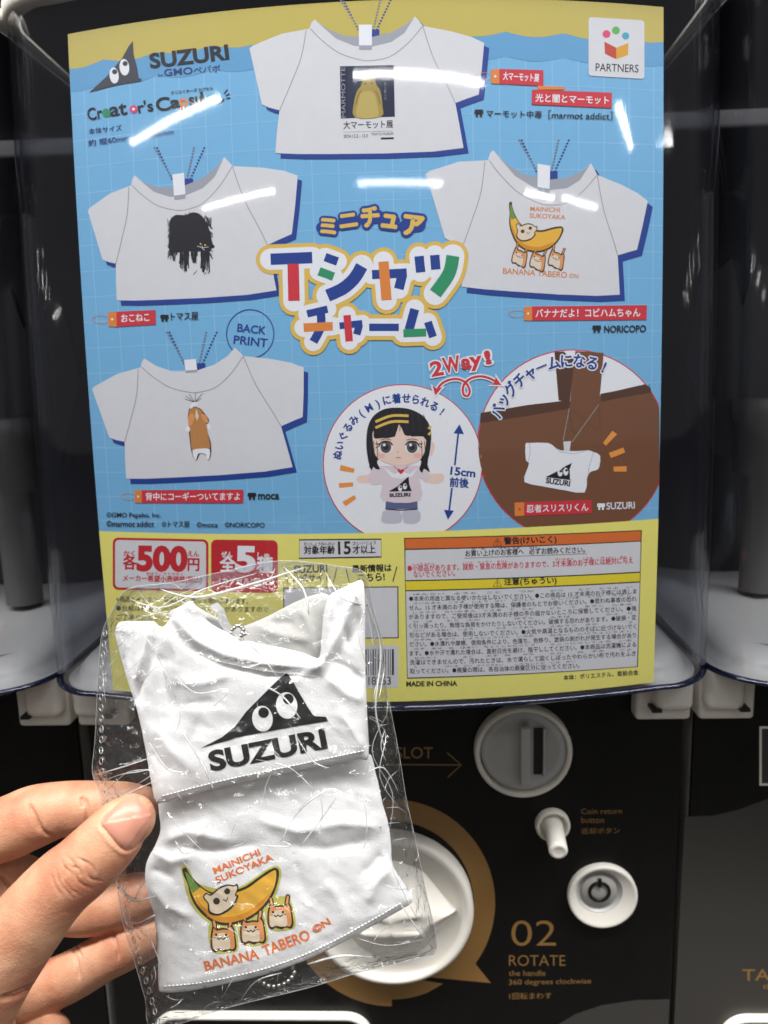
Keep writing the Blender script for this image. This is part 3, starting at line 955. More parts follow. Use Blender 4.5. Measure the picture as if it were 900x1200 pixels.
def banana_print(a, tr, lev, OR, inkm, g=1.0):
    """banana with a pale furry face and three small orange and white animals; tr maps drawing units to the frame"""
    P = lambda pts: [tuple(q) for q in tr(pts)]
    a.poly(P(catmull([(256, 222), (266, 218), (276, 236), (300, 262), (332, 282), (372, 282), (420, 268), (460, 240), (488, 222), (502, 218), (511, 228), (506, 262), (490, 300), (462, 334), (424, 358), (376, 370), (336, 362), (302, 334), (280, 300), (270, 262), (260, 240)], 4, True)), inkm, lev)
    a.poly(P(catmull([(276, 262), (300, 268), (334, 288), (376, 288), (424, 274), (464, 246), (492, 228), (503, 228), (500, 262), (484, 296), (458, 328), (420, 352), (376, 363), (340, 356), (308, 330), (286, 298)], 4, True)), BAN, lev + 1)
    a.poly(P(catmull([(292, 300), (330, 336), (378, 348), (430, 332), (474, 296), (484, 290), (458, 328), (420, 352), (376, 363), (340, 356), (308, 330)], 4, True)), BAND, lev + 2)
    a.poly(P([(262, 228), (270, 232), (292, 260), (302, 270), (284, 284), (274, 268)]), LEAF, lev + 2)
    a.poly(P(catmull([(310, 296), (318, 284), (330, 288), (352, 270), (374, 262), (392, 264), (400, 260), (404, 272), (398, 288), (404, 292), (396, 312), (380, 330), (352, 344), (326, 338), (322, 312)], 4, True)), inkm, lev + 3)
    a.poly(P(catmull([(314, 296), (320, 288), (332, 292), (354, 274), (376, 266), (390, 268), (398, 266), (400, 274), (394, 290), (398, 294), (392, 310), (376, 326), (352, 339), (330, 333), (326, 312)], 4, True)), CREAM, lev + 4)
    for p, r in (((346, 306), 9), ((374, 280), 8)):
        a.disc(P([p])[0], r * g, inkm, lev + 5)
    a.line(P([(364, 302), (372, 306), (376, 296)]), 3 * g, inkm, lev + 5)
    for bx, by in ((364, 404), (442, 384), (514, 344)):
        o = lambda q: P(catmull([(bx + u, by + v) for u, v in q], 3, True))
        for u0, v0, u1, v1 in ((-20, -18, -25, -44), (16, -22, 20, -50)):
            a.line(P([(bx + u0, by + v0), (bx + u1, by + v1)]), 13 * g, inkm, lev, round_=True)
            a.line(P([(bx + u0, by + v0), (bx + u1, by + v1)]), 6 * g, FUR, lev + 1, round_=True)
        a.poly(o([(-32, 28), (-34, 2), (-32, -18), (-28, -32), (-18, -25), (0, -28), (12, -27), (21, -36), (29, -24), (32, -4), (35, 22), (28, 34), (14, 31), (4, 36), (-12, 32), (-22, 37)]), inkm, lev + 1)
        a.poly(o([(-28, 26), (-30, 2), (-27, -18), (-25, -26), (-17, -20), (0, -23), (13, -22), (20, -29), (25, -22), (28, -4), (30, 20), (24, 29), (12, 26), (2, 30), (-12, 27), (-20, 31)]), FUR, lev + 2)
        a.poly(o([(-26, 26), (-28, 6), (-22, -8), (-8, -14), (8, -12), (16, 0), (18, 26), (2, 29), (-12, 26), (-20, 30)]), CREAM, lev + 3)
        for eu in (-19, 7): a.disc(P([(bx + eu, by - 9)])[0], 3.4 * g, inkm, lev + 4, n=10)
        a.line(P([(bx - 17, by - 1), (bx - 11, by + 3), (bx - 6, by - 2), (bx - 1, by + 3), (bx + 6, by - 2)]), 3.4 * g, inkm, lev + 4)
        a.line(P([(bx - 25, by - 2), (bx - 20, by - 1)]), 2 * g, inkm, lev + 4); a.line(P([(bx + 9, by - 2), (bx + 15, by - 4)]), 2 * g, inkm, lev + 4)


a = TEEF[2]
tr = homog([(260, 222), (504, 222), (364, 434), (514, 374)], [(50, 668), (222, 752), (75, 872), (196, 880)])
banana_print(a, tr, 11, ORG, ink('line_brown2', (74, 58, 24)), 0.7)
OT = ink('orange_text', (216, 134, 66))
a.text('MAINICHI', (116, 696), (213, 700), 15, OT, 11, 0.012)
a.text('SUKOYAKA', (114, 718), (231, 724), 15, OT, 11, 0.012)
a.text('BANANA TABERO', (26, 902), (236, 916), 19, OT, 11, 0.012)
a.text('©N', (244, 916), (274, 918), 15, OT, 11)
a.build('tee_picture', poster)

# --- name captions: red label, orange end, loop, text, shop mark and maker
a = Art(on_poster, 12)


def shop(a, x, y, s, m):
    a.poly([(x, y - s * .9), (x + s, y - s * .9), (x + s * 1.08, y - s * .45), (x + s * .9, y - s * .4), (x + s * .9, y), (x + s * .62, y), (x + s * .62, y - s * .35), (x + s * .38, y - s * .35), (x + s * .38, y), (x + s * .1, y), (x + s * .1, y - s * .4), (x - s * .08, y - s * .45)], m, 14)


def caption(fr, quad, name, tp0, tp1, th, loop=True):
    a.frame(*fr)
    (x0, y0), (x1, y1), (x2, y2), (x3, y3) = quad
    a.poly(quad, RED, 13)
    w_ = (y3 - y0) * 0.55
    if loop:
        a.poly([(x0 - w_, y0 + 1), (x0, y0), (x3, y3), (x3 - w_, y3 - 1)], ORG, 13)
        a.disc((x0 - w_ * .5, (y0 + y3) / 2), w_ * .14, WHITE, 14)
        t = np.linspace(0, 2 * math.pi, 20)
        a.line([(x0 - w_ * 1.9 + w_ * 1.05 * math.cos(u), (y0 + y3) / 2 + w_ * .45 * math.sin(u)) for u in t], 1.4, ORG, 13)
    a.text(name, tp0, tp1, th, WHITE, 14, 0.02)


caption((0, 0, 3), [(410, 1096), (547, 1090), (548, 1141), (411, 1149)], 'おこねこ', (428, 1133), (526, 1128), 27)
shop(a, 566, 1130, 26, INK); a.text('トマス屋', (602, 1127), (698, 1124), 27, INK, 14, 0.015)
a.build('caption_print', poster); a = Art(on_poster, 12)
caption((280, 0, 2.8125), [(858, 228), (1003, 232), (1003, 284), (858, 277)], '大マーモット展', (870, 264), (988, 271), 27)
a.frame(580, 0, 2.8125)
a.poly([(140, 283), (230, 287), (228, 296), (140, 296)], ORG, 12)
caption((580, 0, 2.8125), [(122, 296), (385, 306), (384, 357), (121, 345)], '光と闇とマーモット', (133, 336), (374, 345), 27, False)
shop(a, -66, 385, 26, INK); a.text('マーモット中毒', (-28, 386), (154, 390), 24, INK, 14, 0.015)
a.text('［marmot addict］', (176, 392), (386, 397), 28, INK, 14, 0.01)
a.build('caption_print', poster); a = Art(on_poster, 12)
caption((580, 0, 2.8125), [(122, 1010), (500, 1006), (499, 1054), (122, 1057)], 'バナナだよ！コビハムちゃん', (134, 1047), (478, 1044), 28)
shop(a, 322, 1096, 26, INK); a.text('NORICOPO', (360, 1096), (497, 1094), 22, INK, 14, 0.02)
a.build('caption_print', poster); a = Art(on_poster, 12)
caption((0, 360, 2.8125), [(468, 603), (802, 601), (802, 645), (468, 645)], '背中にコーギーついてますよ', (481, 637), (791, 636), 26)
shop(a, 818, 634, 25, INK); a.text('moca', (852, 633), (920, 632), 17, INK, 14, 0.02)
a.build('caption_print', poster); a = Art(on_poster, 12)
a.frame(0, 360, 2.8125)
for s_, x0, x1, y in (('©GMO Pepabo, Inc.', 352, 531, 696), ('©marmot addict', 352, 508, 723), ('©トマス屋', 534, 625, 725), ('©moca', 649, 718, 725), ('©NORICOPO', 742, 872, 725)):
    a.text(s_, (x0, y), (x1, y + (1 if x1 - x0 > 100 else 0)), 17 if 'NORI' in s_ or 'moca' in s_ else 20, INK, 14, 0.01)
a.build('copyright_print', poster); a = Art(on_poster, 12); a.frame(0, 360, 2.8125)
t = np.linspace(0, 2 * math.pi, 44, endpoint=False)
a.line([(825 + 78 * math.cos(u), 88 + 80 * math.sin(u)) for u in t], 3.2, NAVY, 6, closed=True)
a.text('BACK', (782, 80), (874, 90), 26, NAVY, 6, 0.02); a.text('PRINT', (770, 119), (880, 131), 26, NAVY, 6, 0.02)
a.build('round_mark_print', poster)

# --- title lettering
a = Art(on_poster, 10); a.frame(280, 230, 3)
STR = [  # colour, width, points, curved
    (NAVY, 40, [(112, 222), (258, 216)], 0), (RED, 40, [(191, 238), (194, 368)], 0),
    (NAVY, 30, [(303, 214), (347, 230)], 0), (GRN, 30, [(282, 264), (333, 283)], 0),
    (NAVY, 44, [(312, 350), (365, 325), (405, 290), (432, 246)], 6),
    (NAVY, 32, [(468, 276), (590, 270)], 0), (NAVY, 34, [(574, 278), (562, 326)], 0), (ORG, 36, [(508, 230), (519, 365)], 0),
    (NAVY, 33, [(633, 211), (639, 268)], 0), (NAVY, 33, [(688, 207), (692, 258)], 0), (GRN, 46, [(752, 210), (738, 272), (690, 342)], 6),
    (NAVY, 26, [(240, 414), (312, 397)], 0), (NAVY, 30, [(288, 408), (288, 460), (262, 512)], 6), (ORG, 30, [(228, 462), (330, 457)], 0),
    (NAVY, 24, [(354, 456), (434, 447)], 0), (NAVY, 26, [(424, 452), (414, 486)], 0), (RED, 26, [(380, 418), (388, 510)], 0),
    (NAVY, 26, [(458, 461), (562, 461)], 0),
    (NAVY, 32, [(618, 397), (598, 470)], 0), (GRN, 28, [(578, 482), (658, 479)], 0), (NAVY, 28, [(664, 442), (682, 495)], 0)]
for grow, m_, lev in ((32, GLD, 14), (18, WHITE, 16)):
    for c_, wd, pts, cv in STR:
        p = catmull(pts, cv) if cv else pts
        a.line(p, wd, m_, lev, round_=True, grow=grow)
for c_, wd, pts, cv in STR:
    a.line(pts, wd, c_, 18 if c_ is NAVY else 19, cv)
for ch, x0, x1, y0, y1, h in (('ミ', 290, 342, 137, 131, 56), ('ニ', 358, 416, 110, 102, 42), ('チ', 434, 494, 108, 104, 66), ('ュ', 502, 552, 106, 112, 42), ('ア', 576, 642, 132, 140, 66)):
    for g, m_, lev in ((0.16, NAVY, 14), (0.13, NAVY, 14.2), (0.10, NAVY, 14.4), (0.055, GLD, 15)):
        V0, F0 = glyphs(ch, 0.0)
        a.text(ch, (x0, y0), (x1, y1), h, m_, lev, g)
    cx, cy = (x0 + x1) / 2, (y0 + y1) / 2 - h / 2
    a.line([(cx - 24, cy + 4), (cx + 24, cy - 2)], h * .72, NAVY, 12, round_=True)
a.build('title_print', poster)

# --- "2 way" with the curly double arrow
a = Art(on_poster, 12); a.frame(370, 400, 4.2857)
for g, m_, lev in ((0.10, WHITE, 15), (0.035, RED, 16)):
    a.text('2', (586, 176), (640, 166), 70, m_, lev, g); a.text('W', (648, 160), (728, 146), 74, m_, lev, g)
    a.text('a', (738, 140), (780, 134), 48, m_, lev, g); a.text('y', (784, 148), (836, 140), 66, m_, lev, g); a.text('!', (860, 116), (880, 112), 66, m_, lev, g)
LOOP = [(606, 250), (630, 215), (670, 194), (715, 190), (752, 208), (772, 244), (766, 272), (745, 270), (738, 240), (750, 208), (784, 184), (830, 176), (872, 186), (910, 206)]
for wd, m_, lev in ((24, WHITE, 13), (12, RED, 14)):
    a.line(LOOP, wd, m_, lev, 6)
for hd in ([(600, 272), (586, 222), (606, 236), (636, 230)], [(932, 220), (878, 218), (900, 204), (902, 176)]):
    c = np.mean(hd, 0)
    a.poly([c + (np.array(p) - c) * 1.5 for p in hd], WHITE, 13); a.poly(hd, RED, 15)
a.build('arrow_print', poster)

# --- round picture of the dressed doll
a = Art(on_poster, 12); a.frame(370, 400, 4.2857)


def clipped(c, r, ymax, n=72):
    return [(c[0] + r * math.cos(u), min(ymax(c[0] + r * math.cos(u)), c[1] + r * math.sin(u))) for u in np.linspace(0, 2 * math.pi, n, endpoint=False)]


CLIP = lambda x: 1000
a.poly(clipped((437, 616), 401, CLIP), RED, 5); a.poly(clipped((437, 616), 396, CLIP), WHITE, 6)
a.arc_text('ぬいぐるみ(M)に着せられる!', (437, 616), 331, -82, 37, 52, NAVY, 8, 0.035)
for q in ([(126, 620), (196, 640), (190, 660), (120, 648)], [(116, 712), (188, 708), (188, 728), (118, 736)], [(134, 806), (194, 772), (204, 790), (150, 828)]): a.poly(q, WEDGE, 8)
a.poly([(722, 416), (744, 466), (692, 462)], NAVY, 8); a.line([(716, 460), (698, 622)], 9, NAVY, 8)
a.poly([(664, 896), (644, 846), (694, 850)], NAVY, 8); a.line([(684, 736), (670, 850)], 9, NAVY, 8)
a.text('15cm', (676, 668), (798, 682), 38, NAVY, 9, 0.03); a.text('前後', (672, 730), (766, 736), 48, NAVY, 9, 0.03)
# doll
HAIR = ink('hair', (28, 26, 30)); HOOD = ink('hood', (222, 206, 208)); SHOE = ink('shoe', (196, 194, 202)); SKIRT = ink('skirt', (92, 100, 136))
a.poly([(345, 850), (420, 850), (432, 905), (380, 916), (334, 908), (332, 880)], SHOE, 7, 4); a.poly([(440, 850), (515, 850), (526, 890), (505, 914), (456, 916), (440, 900)], SHOE, 7, 4)
a.poly([(352, 790), (510, 790), (512, 842), (350, 842)], SKIRT, 8); a.line([(350, 842), (430, 848), (512, 842)], 5, INK, 9)
a.poly([(206, 692), (216, 676), (250, 672), (292, 664), (300, 700), (250, 712), (212, 708)], SKINP, 7, 4); a.poly([(646, 680), (630, 664), (590, 666), (548, 668), (544, 702), (590, 716), (634, 708)], SKINP, 7, 4)
a.poly([(284, 640), (345, 625), (520, 625), (560, 650), (572, 690), (550, 706), (522, 690), (524, 800), (336, 800), (334, 720), (296, 722), (268, 710), (272, 670)], HOOD, 9, 3)
a.poly([(340, 630), (395, 668), (428, 650), (470, 668), (520, 628), (480, 680), (430, 690), (380, 682)], WHITE, 10)
a.poly([(582, 506), (598, 520), (590, 560), (574, 575)], SKINP, 8, 3)
a.poly([(262, 430), (290, 375), (340, 342), (400, 333), (470, 340), (530, 368), (566, 410), (580, 470), (572, 560), (560, 610), (572, 655), (545, 640), (534, 660), (520, 640), (515, 590), (320, 590), (322, 640), (300, 640), (290, 630), (278, 646), (262, 590), (254, 510)], HAIR, 10, 4)
a.poly([(298, 440), (420, 420), (545, 450), (552, 520), (540, 570), (510, 604), (450, 622), (390, 620), (330, 600), (300, 570), (288, 510)], SKINP, 11, 4)
a.poly([(290, 470), (300, 420), (340, 395), (430, 388), (520, 400), (556, 440), (556, 500), (540, 478), (484, 478), (476, 474), (446, 470), (418, 412), (398, 478), (330, 486), (298, 488)], HAIR, 12, 2)
for y0 in (0, 30): a.line([(300, 404 + y0), (380, 374 + y0), (466, 374 + y0 * 1.0)], 13, GLD, 13, 5)
a.line([(566, 440), (578, 425)], 12, GLD, 13); a.line([(566, 470), (578, 456)], 12, GLD, 13)
for ex in (352, 484):
    a.disc((ex, 533), 36, WHITE, 12, 32); a.disc((ex, 532), 27, ink('iris', (84, 78, 76)), 13, 29); a.disc((ex, 532), 14, INK, 14); a.disc((ex - 8, 520), 7, WHITE, 15)
    s_ = -1 if ex < 400 else 1
    a.line([(ex - 34, 522), (ex - 16, 504), (ex + 16, 504), (ex + 34, 522)], 7, INK, 15, 5); a.line([(ex + s_ * 30, 516), (ex + s_ * 52, 514)], 5, INK, 15); a.line([(ex + s_ * 30, 524), (ex + s_ * 50, 534)], 4, INK, 15)
    a.line([(ex - 28, 496), (ex, 490), (ex + 28, 496)], 4, ink('brow', (110, 84, 78)), 13, 4)
BLUSH = ink('blush', (236, 184, 168))
for ex in (326, 512): a.disc((ex, 574), 22, BLUSH, 11.5, 12)
HLT = ink('hair_light', (52, 48, 54))
for k_ in range(9): a.line([(300 + k_ * 30, 372 - 26 * math.sin(math.pi * (k_ + .5) / 9)), (292 + k_ * 33, 410), (290 + k_ * 33, 452)], 3, HLT, 12.5, 4)
for x_ in (272, 290, 306, 530, 546, 560): a.line([(x_, 500), (x_ + 4, 570), (x_ - 2, 632)], 3, HLT, 12.5, 4)
a.line([(402, 584), (428, 584)], 4, ink('lip', (190, 110, 110)), 13); a.disc((412, 556), 3, ink('lip', (190, 110, 110)), 13)
a.line([(392, 628), (428, 652), (464, 628)], 3, RED, 12)
a.poly([(428, 666), (412, 650), (416, 640), (428, 645), (440, 640), (443, 650)], RED, 12, 3)
eyed_triangle(a, [(366, 754), (410, 728), (466, 678), (470, 720), (482, 752)], [(424, 738, 10, 15, 0, 426, 732, 5), (448, 728, 10, 15, 0, 450, 722, 5)], INK, WHITE, 11)
a.text('SUZURI', (372, 782), (474, 778), 17, INK, 11, 0.05)
a.build('doll_picture', poster)

# --- round picture of the charm on a brown bag
a = Art(on_poster, 12); a.frame(550, 390, 3.75)
CC, CRAD = (453, 492), 419
def inbag(pts): return [(min(x, 835), y) for x, y in pts]
a.poly(inbag(clipped(CC, CRAD, lambda x: 1000)), RED, 4); a.poly(inbag(clipped(CC, CRAD - 5, lambda x: 1000)), WHITE, 5)
cir = lambda a0, a1, n=50: [(CC[0] + (CRAD - 5) * math.cos(math.radians(t)), CC[1] + (CRAD - 5) * math.sin(math.radians(t))) for t in np.linspace(a0, a1, n)]
a.poly(inbag([(48, 372), (250, 338), (450, 300), (640, 262), (800, 228)] + cir(-38, 197)), BRN, 6)
a.poly([(50, 352), (250, 318), (436, 296), (436, 334), (250, 366), (46, 396)], BRN2, 7)
a.poly([(576, 268), (640, 256), (770, 226), (795, 240), (800, 262), (640, 290), (578, 304)], BRN2, 7)
a.poly([(374, 84), (416, 82), (436, 110), (470, 120), (452, 200), (438, 336), (410, 300), (392, 296)], BRN2, 8)
a.poly([(466, 80), (590, 88), (580, 200), (570, 310), (578, 420), (560, 424), (440, 334), (452, 200)], BRN, 9)
a.line([(440, 334), (450, 430), (470, 440)], 1.6, BRN2, 10); a.line([(568, 310), (574, 420)], 1.6, BRN2, 10)
a.poly([(414, 80), (466, 80), (440, 112)], WHITE, 9)
beads(a, (438, 336), (412, 470), CHAINP, 11, 20, 2.6); beads(a, (566, 318), (452, 478), CHAINP, 11, 26, 2.6)
a.poly([(412, 478), (446, 476), (440, 520), (416, 520)], TEEG, 12)
a.poly([(246, 492), (262, 484), (345, 484), (372, 500), (400, 516), (470, 520), (520, 516), (545, 524), (574, 540), (570, 590), (556, 604), (530, 612), (516, 640), (506, 702), (420, 692), (320, 674), (242, 656), (250, 610), (262, 572), (248, 560)], WHITE, 11, 2)
a.line([(262, 484), (268, 520), (258, 566)], 2, TEED, 12); a.line([(372, 500), (400, 524), (460, 532), (520, 516)], 2, TEED, 12); a.line([(545, 524), (528, 580), (520, 620)], 2, TEED, 12)
eyed_triangle(a, [(334, 634), (390, 606), (428, 582), (450, 572), (440, 600), (442, 644), (450, 648)], [(398, 614, 11, 17, 0, 401, 608, 6), (423, 610, 11, 17, 0, 426, 604, 6)], INK, WHITE, 13)
a.text('SUZURI', (336, 660), (440, 674), 23, INK, 13, 0.04)
for q in ([(586, 484), (628, 430), (648, 446), (600, 496)], [(612, 528), (676, 504), (684, 526), (622, 550)], [(632, 588), (690, 586), (690, 610), (634, 610)]): a.poly(q, WEDGE, 11)
for g, m_, lev in ((0.11, WHITE, 12), (0.03, NAVY, 13)):
    a.arc_text('バッグチャームになる!', (453, 478), 356, -68, 23, 66, m_, lev, g)
a.poly([(240, 744), (536, 734), (538, 792), (240, 804)], RED, 12); a.poly([(198, 746), (240, 744), (240, 804), (199, 806)], ORG, 12); a.disc((220, 775), 5, RED, 13)
a.text('忍者スリスリくん', (252, 790), (522, 782), 34, WHITE, 13, 0.02)
shop(a, 562, 778, 32, WHITE); a.text('SUZURI', (603, 776), (726, 772), 30, WHITE, 13, 0.015)
a.build('bag_picture', poster)

# --- prices, age, notes, codes
a = Art(on_poster, 12); a.frame(110, 615, 2.5)
a.poly(rrect(56, 37, 336, 190, 16, 0.02), RED2, 11); a.poly(rrect(63, 44, 329, 183, 11, 0.02), TEEG, 12)
a.poly(rrect(344, 43, 539, 197, 16, 0.012), RED2, 11)
a.text('各', (86, 130), (124, 131), 42, RED2, 13, 0.03); a.text('かく', (88, 91), (120, 92), 16, RED2, 13, 0.03)
a.text('500', (130, 132), (270, 134), 68, RED2, 13, 0.05); a.text('円', (276, 134), (308, 135), 36, RED2, 13, 0.03); a.text('えん', (276, 92), (308, 93), 16, RED2, 13, 0.03)
a.text('メーカー希望小売価格(税込)', (86, 168), (316, 173), 22, RED2, 13, 0.03); a.text('きぼうこうりかかく', (154, 147), (262, 149), 9, RED2, 13, 0.02)
a.text('全', (370, 136), (414, 137), 46, WHITE, 13, 0.03); a.text('ぜん', (374, 95), (406, 96), 17, WHITE, 13, 0.03)
a.text('5', (420, 134), (468, 135), 68, WHITE, 13, 0.05); a.text('種', (478, 139), (524, 140), 44, WHITE, 13, 0.03); a.text('しゅ', (480, 97), (514, 98), 17, WHITE, 13, 0.03)
a.text('1カプセル1個入り', (368, 175), (526, 178), 22, WHITE, 13, 0.02)
a.line([(602, 44), (842, 42), (842, 94), (602, 98)], 4, INK, 11, closed=True); a.poly([(604, 46), (840, 44), (840, 92), (604, 96)], TEEG, 10.5)
a.text('対象年齢', (616, 86), (706, 85), 24, INK, 12, 0.03); a.text('15', (717, 86), (752, 85), 36, INK, 12, 0.025); a.text('才以上', (759, 85), (825, 83), 24, INK, 12, 0.03)
a.text('たいしょうねんれい', (616, 61), (706, 60), 10, INK, 12, 0.02); a.text('さい', (758, 59), (782, 59), 10, INK, 12, 0.02); a.text('いじょう', (786, 58), (826, 57), 10, INK, 12, 0.02)
a.text('SUZURI', (588, 142), (684, 138), 22, INK, 12, 0.03); a.text('公式サイト', (582, 168), (694, 164), 22, INK, 12, 0.03)
a.text('最新情報は', (757, 140), (872, 136), 22, INK, 12, 0.03); a.text('こちら!', (776, 166), (852, 162), 22, INK, 12, 0.03)
for p in (((558, 128), (570, 172)), ((712, 126), (702, 168)), ((738, 124), (748, 168)), ((888, 122), (876, 166))): a.line(p, 3, INK, 12)
a.poly([(555, 184), (892, 180), (893, 332), (556, 336)], INK, 10.5); a.poly([(558, 187), (889, 183), (890, 329), (559, 333)], TEEG, 11.5)
a.poly([(640, 360), (892, 352), (892, 476), (640, 482)], TEEG, 11)
rnd = random.Random(11); x = 660
while x < 876:
    wd = rnd.choice([2.2, 2.2, 4.0, 6.0]); a.poly([(x, 364), (x + wd, 364), (x + wd, 440 if x < 868 else 440), (x, 440)], INK, 12); x += wd + rnd.choice([2.6, 3.6, 5.5])
a.text('4 582776 918253', (664, 470), (870, 468), 24, INK, 12, 0.01)
for i, s_ in enumerate(('※商品とイラスト・写真は多少異なる場合があります。', '●台紙は商品についておりませんことがありますので', 'ご了承ください。')):
    a.text(s_, (66, 226 + i * 26), (452 + (60 if i == 1 else 0) - (250 if i == 2 else 0), 232 + i * 24 + (0 if i < 2 else 1)), 17, INK, 12, 0.015)
a.build('price_print', poster)

# --- warning panel
a = Art(on_poster, 12); a.frame(460, 610, 2.8125)
def edge(xa, ya, xb, yb, n=16, bow=4.0):
    return [(xa + (xb - xa) * i / n, ya + (yb - ya) * i / n + bow * 4 * (i / n) * (1 - i / n)) for i in range(n + 1)]
OUT = edge(38, 57, 821, 31, bow=3) + edge(821, 31, 808, 482, bow=0) + edge(808, 482, 48, 521, bow=5) + edge(48, 521, 38, 57, bow=0)
a.poly(OUT, INK, 11)
a.poly(edge(41, 60, 818, 34, bow=3) + edge(817, 66, 42, 93, bow=3.5), ORBAR, 12)
a.poly(edge(42, 97, 817, 69, bow=3.5) + edge(815, 168, 43, 196, bow=4), TEEG, 12)
a.poly(edge(43, 200, 815, 172, bow=4) + edge(814, 200, 44, 229, bow=4), YBAR, 12)
a.poly(edge(44, 233, 814, 204, bow=4) + edge(805, 480, 50, 517, bow=5), TEEG, 12)
def warn(x, y, s):
    a.line([(x, y), (x + s, y), (x + s / 2, y - s * .92)], 2.6, INK, 13, closed=True); a.line([(x + s / 2, y - s * .64), (x + s / 2, y - s * .3)], 3, INK, 13); a.disc((x + s / 2, y - s * .15), 1.8, INK, 13, n=8)
warn(331, 83, 28); a.text('警告(けいこく)', (368, 82), (540, 76), 27, INK, 13, 0.035)
warn(331, 218, 28); a.text('注意(ちゅうい)', (368, 217), (540, 211), 27, INK, 13, 0.035)
a.text('お買い上げのお客様へ', (240, 119), (432, 112), 21, INK, 13, 0.025); a.text('必ずお読みください。', (450, 112), (634, 106), 21, INK, 13, 0.025)
a.text('か　あ　　　きゃくさま', (262, 97), (420, 92), 7, INK, 13, 0.02); a.text('かなら', (450, 92), (476, 91), 7, INK, 13, 0.02)
a.line([(236, 124), (640, 109)], 1.6, INK, 13)
R3 = ink('warn_red', (206, 48, 62))
a.text('●小部品があります。誤飲・窒息の危険がありますので、3才未満のお子様には絶対に与え', (50, 168), (792, 141), 22, R3, 13, 0.02, bow=3)
a.text('ないでください。', (70, 188), (206, 183), 20, R3, 13, 0.02)
a.text('しょうぶひん　　　　　　　ごいん　ちっそく　きけん', (66, 147), (380, 137), 7, R3, 13, 0.02); a.text('さいみまん　　こさま　　ぜったい　あた', (536, 131), (772, 123), 7, R3, 13, 0.02)
LINES = [('●本来の用途と異なる使いかたはしないでください。●この商品は 15 才未満のお子様には適しま', 55, 266, 804, 241), ('せん。15 才未満のお子様が使用する際は、保護者のもとでお使いください。●思わぬ事故の恐れ', 55, 296, 804, 266),
         ('がありますので、ご使用後は3才未満のお子様の手の届かないところに保管してください。●強', 54, 326, 803, 297), ('く引っ張ったり、無理な負荷をかけたりしないでください。破損する恐れがあります。●破損・変', 54, 356, 803, 327),
         ('形などがある場合は、使用しないでください。●火気や高温となるもののそばに近づけないでく', 56, 386, 803, 357), ('ださい。●水濡れや摩擦、使用条件により、色落ち、色移り、塗装の剥がれが発生する場合があり', 56, 416, 802, 386),
         ('ます。●水や汗で濡れた場合は、直射日光を避け、陰干ししてください。●本商品は洗濯機による', 57, 446, 802, 416), ('洗濯はできませんので、汚れたときは、水で濡らして固くしぼったやわらかい布で汚れをふき', 57, 476, 801, 446),
         ('取ってください。●廃棄の際は、各自治体の廃棄区分に従ってください。', 58, 505, 616, 486)]
RUBY = ['ほんらい　ようと　こと　　つか', 'さいみまん　こさま　しよう　さい　ほごしゃ', 'しようご　さいみまん　こさま　て　とど', 'ひ　ば　　むり　ふか　　　　　はそん', 'けい　　ばあい　しよう　　　　かき　こうおん', 'みずぬ　まさつ　しようじょうけん　いろお', 'みず　あせ　ぬ　ばあい　ちょくしゃにっこう', 'せんたく　　　　よご　　みず　ぬ　　かた', 'と　　　　　　はいき　さい　かくじちたい']
for (s_, xa, ya, xb, yb), rb in zip(LINES, RUBY):
    a.text(s_, (xa, ya), (xb, yb), 17.5, INK, 13, 0.014, bow=4 if xb > 700 else 2)
    t0 = 0.03
    a.text(rb, (xa + 14, ya - 20), (xa + (xb - xa) * 0.55, ya + (yb - ya) * 0.55 - 17), 6.5, INK, 13, 0.01, bow=1)
    a.text(rb[::-1][:12], (xa + (xb - xa) * 0.62, ya + (yb - ya) * 0.62 - 16), (xb - 14, yb - 19), 6.5, INK, 13, 0.01)
a.text('MADE IN CHINA', (46, 546), (212, 544), 16, INK, 13, 0.035)
a.text('本体：ポリエステル、亜鉛合金', (564, 526), (810, 508), 17, INK, 13, 0.02)
a.build('warning_print', poster)

# ------------------------------------------------------------------ the two small tees in their clear packet
CLOTH = mat('white_jersey', (228, 228, 229), 0.9, 0.02, 120, bump=0.16, bscale=1900, spec=0.15, sheen=0.15)
CLOTHSHADE = mat('white_jersey_shaded', (188, 187, 184), 0.9, 0.02, 120, bump=0.16, bscale=1900, spec=0.1)  # same white jersey, greyed to paint in the neck opening's shade
THREAD = mat('white_thread', (236, 236, 236), 0.6, 0.02, 500, spec=0.3)
PRB = mat('print_soft_black', (24, 24, 27), 0.55, 0.06, 900, bump=0.1, bscale=2600, spec=0.25)
PRO = mat('print_bright_orange', (226, 116, 56), 0.6, 0.05, 900, spec=0.2)
PRY = mat('print_leaf_yellow', (196, 190, 90), 0.6, 0.05, 900, spec=0.2)


def seg_dist(p, a, b):
    ab = b - a; t = np.clip(((p - a) @ ab) / (ab @ ab + 1e-9), 0, 1)
    d = p - (a + t[:, None] * ab)
    return np.hypot(d[:, 0], d[:, 1]), t


def poly_dist(p, out):
    out = np.asarray(out, float); d = np.full(len(p), 1e9)
    for i in range(len(out)):
        d = np.minimum(d, seg_dist(p, out[i], out[(i + 1) % len(out)])[0])
    return d


def folds(p, F):
    h = np.zeros(len(p))
    for pts, wd, ht in F:
        pts = [np.array(q, float) for q in pts]
        best = np.full(len(p), 1e9); along = np.zeros(len(p)); n = len(pts) - 1
        for i in range(n):
            d, t = seg_dist(p, pts[i], pts[i + 1])
            k = d < best; best[k] = d[k]; along[k] = (i + t[k]) / n
        env = np.clip(np.minimum(along, 1 - along) * 5 + 0.25, 0, 1)
        h += ht * np.exp(-(best / wd) ** 1.3) * env
    return h


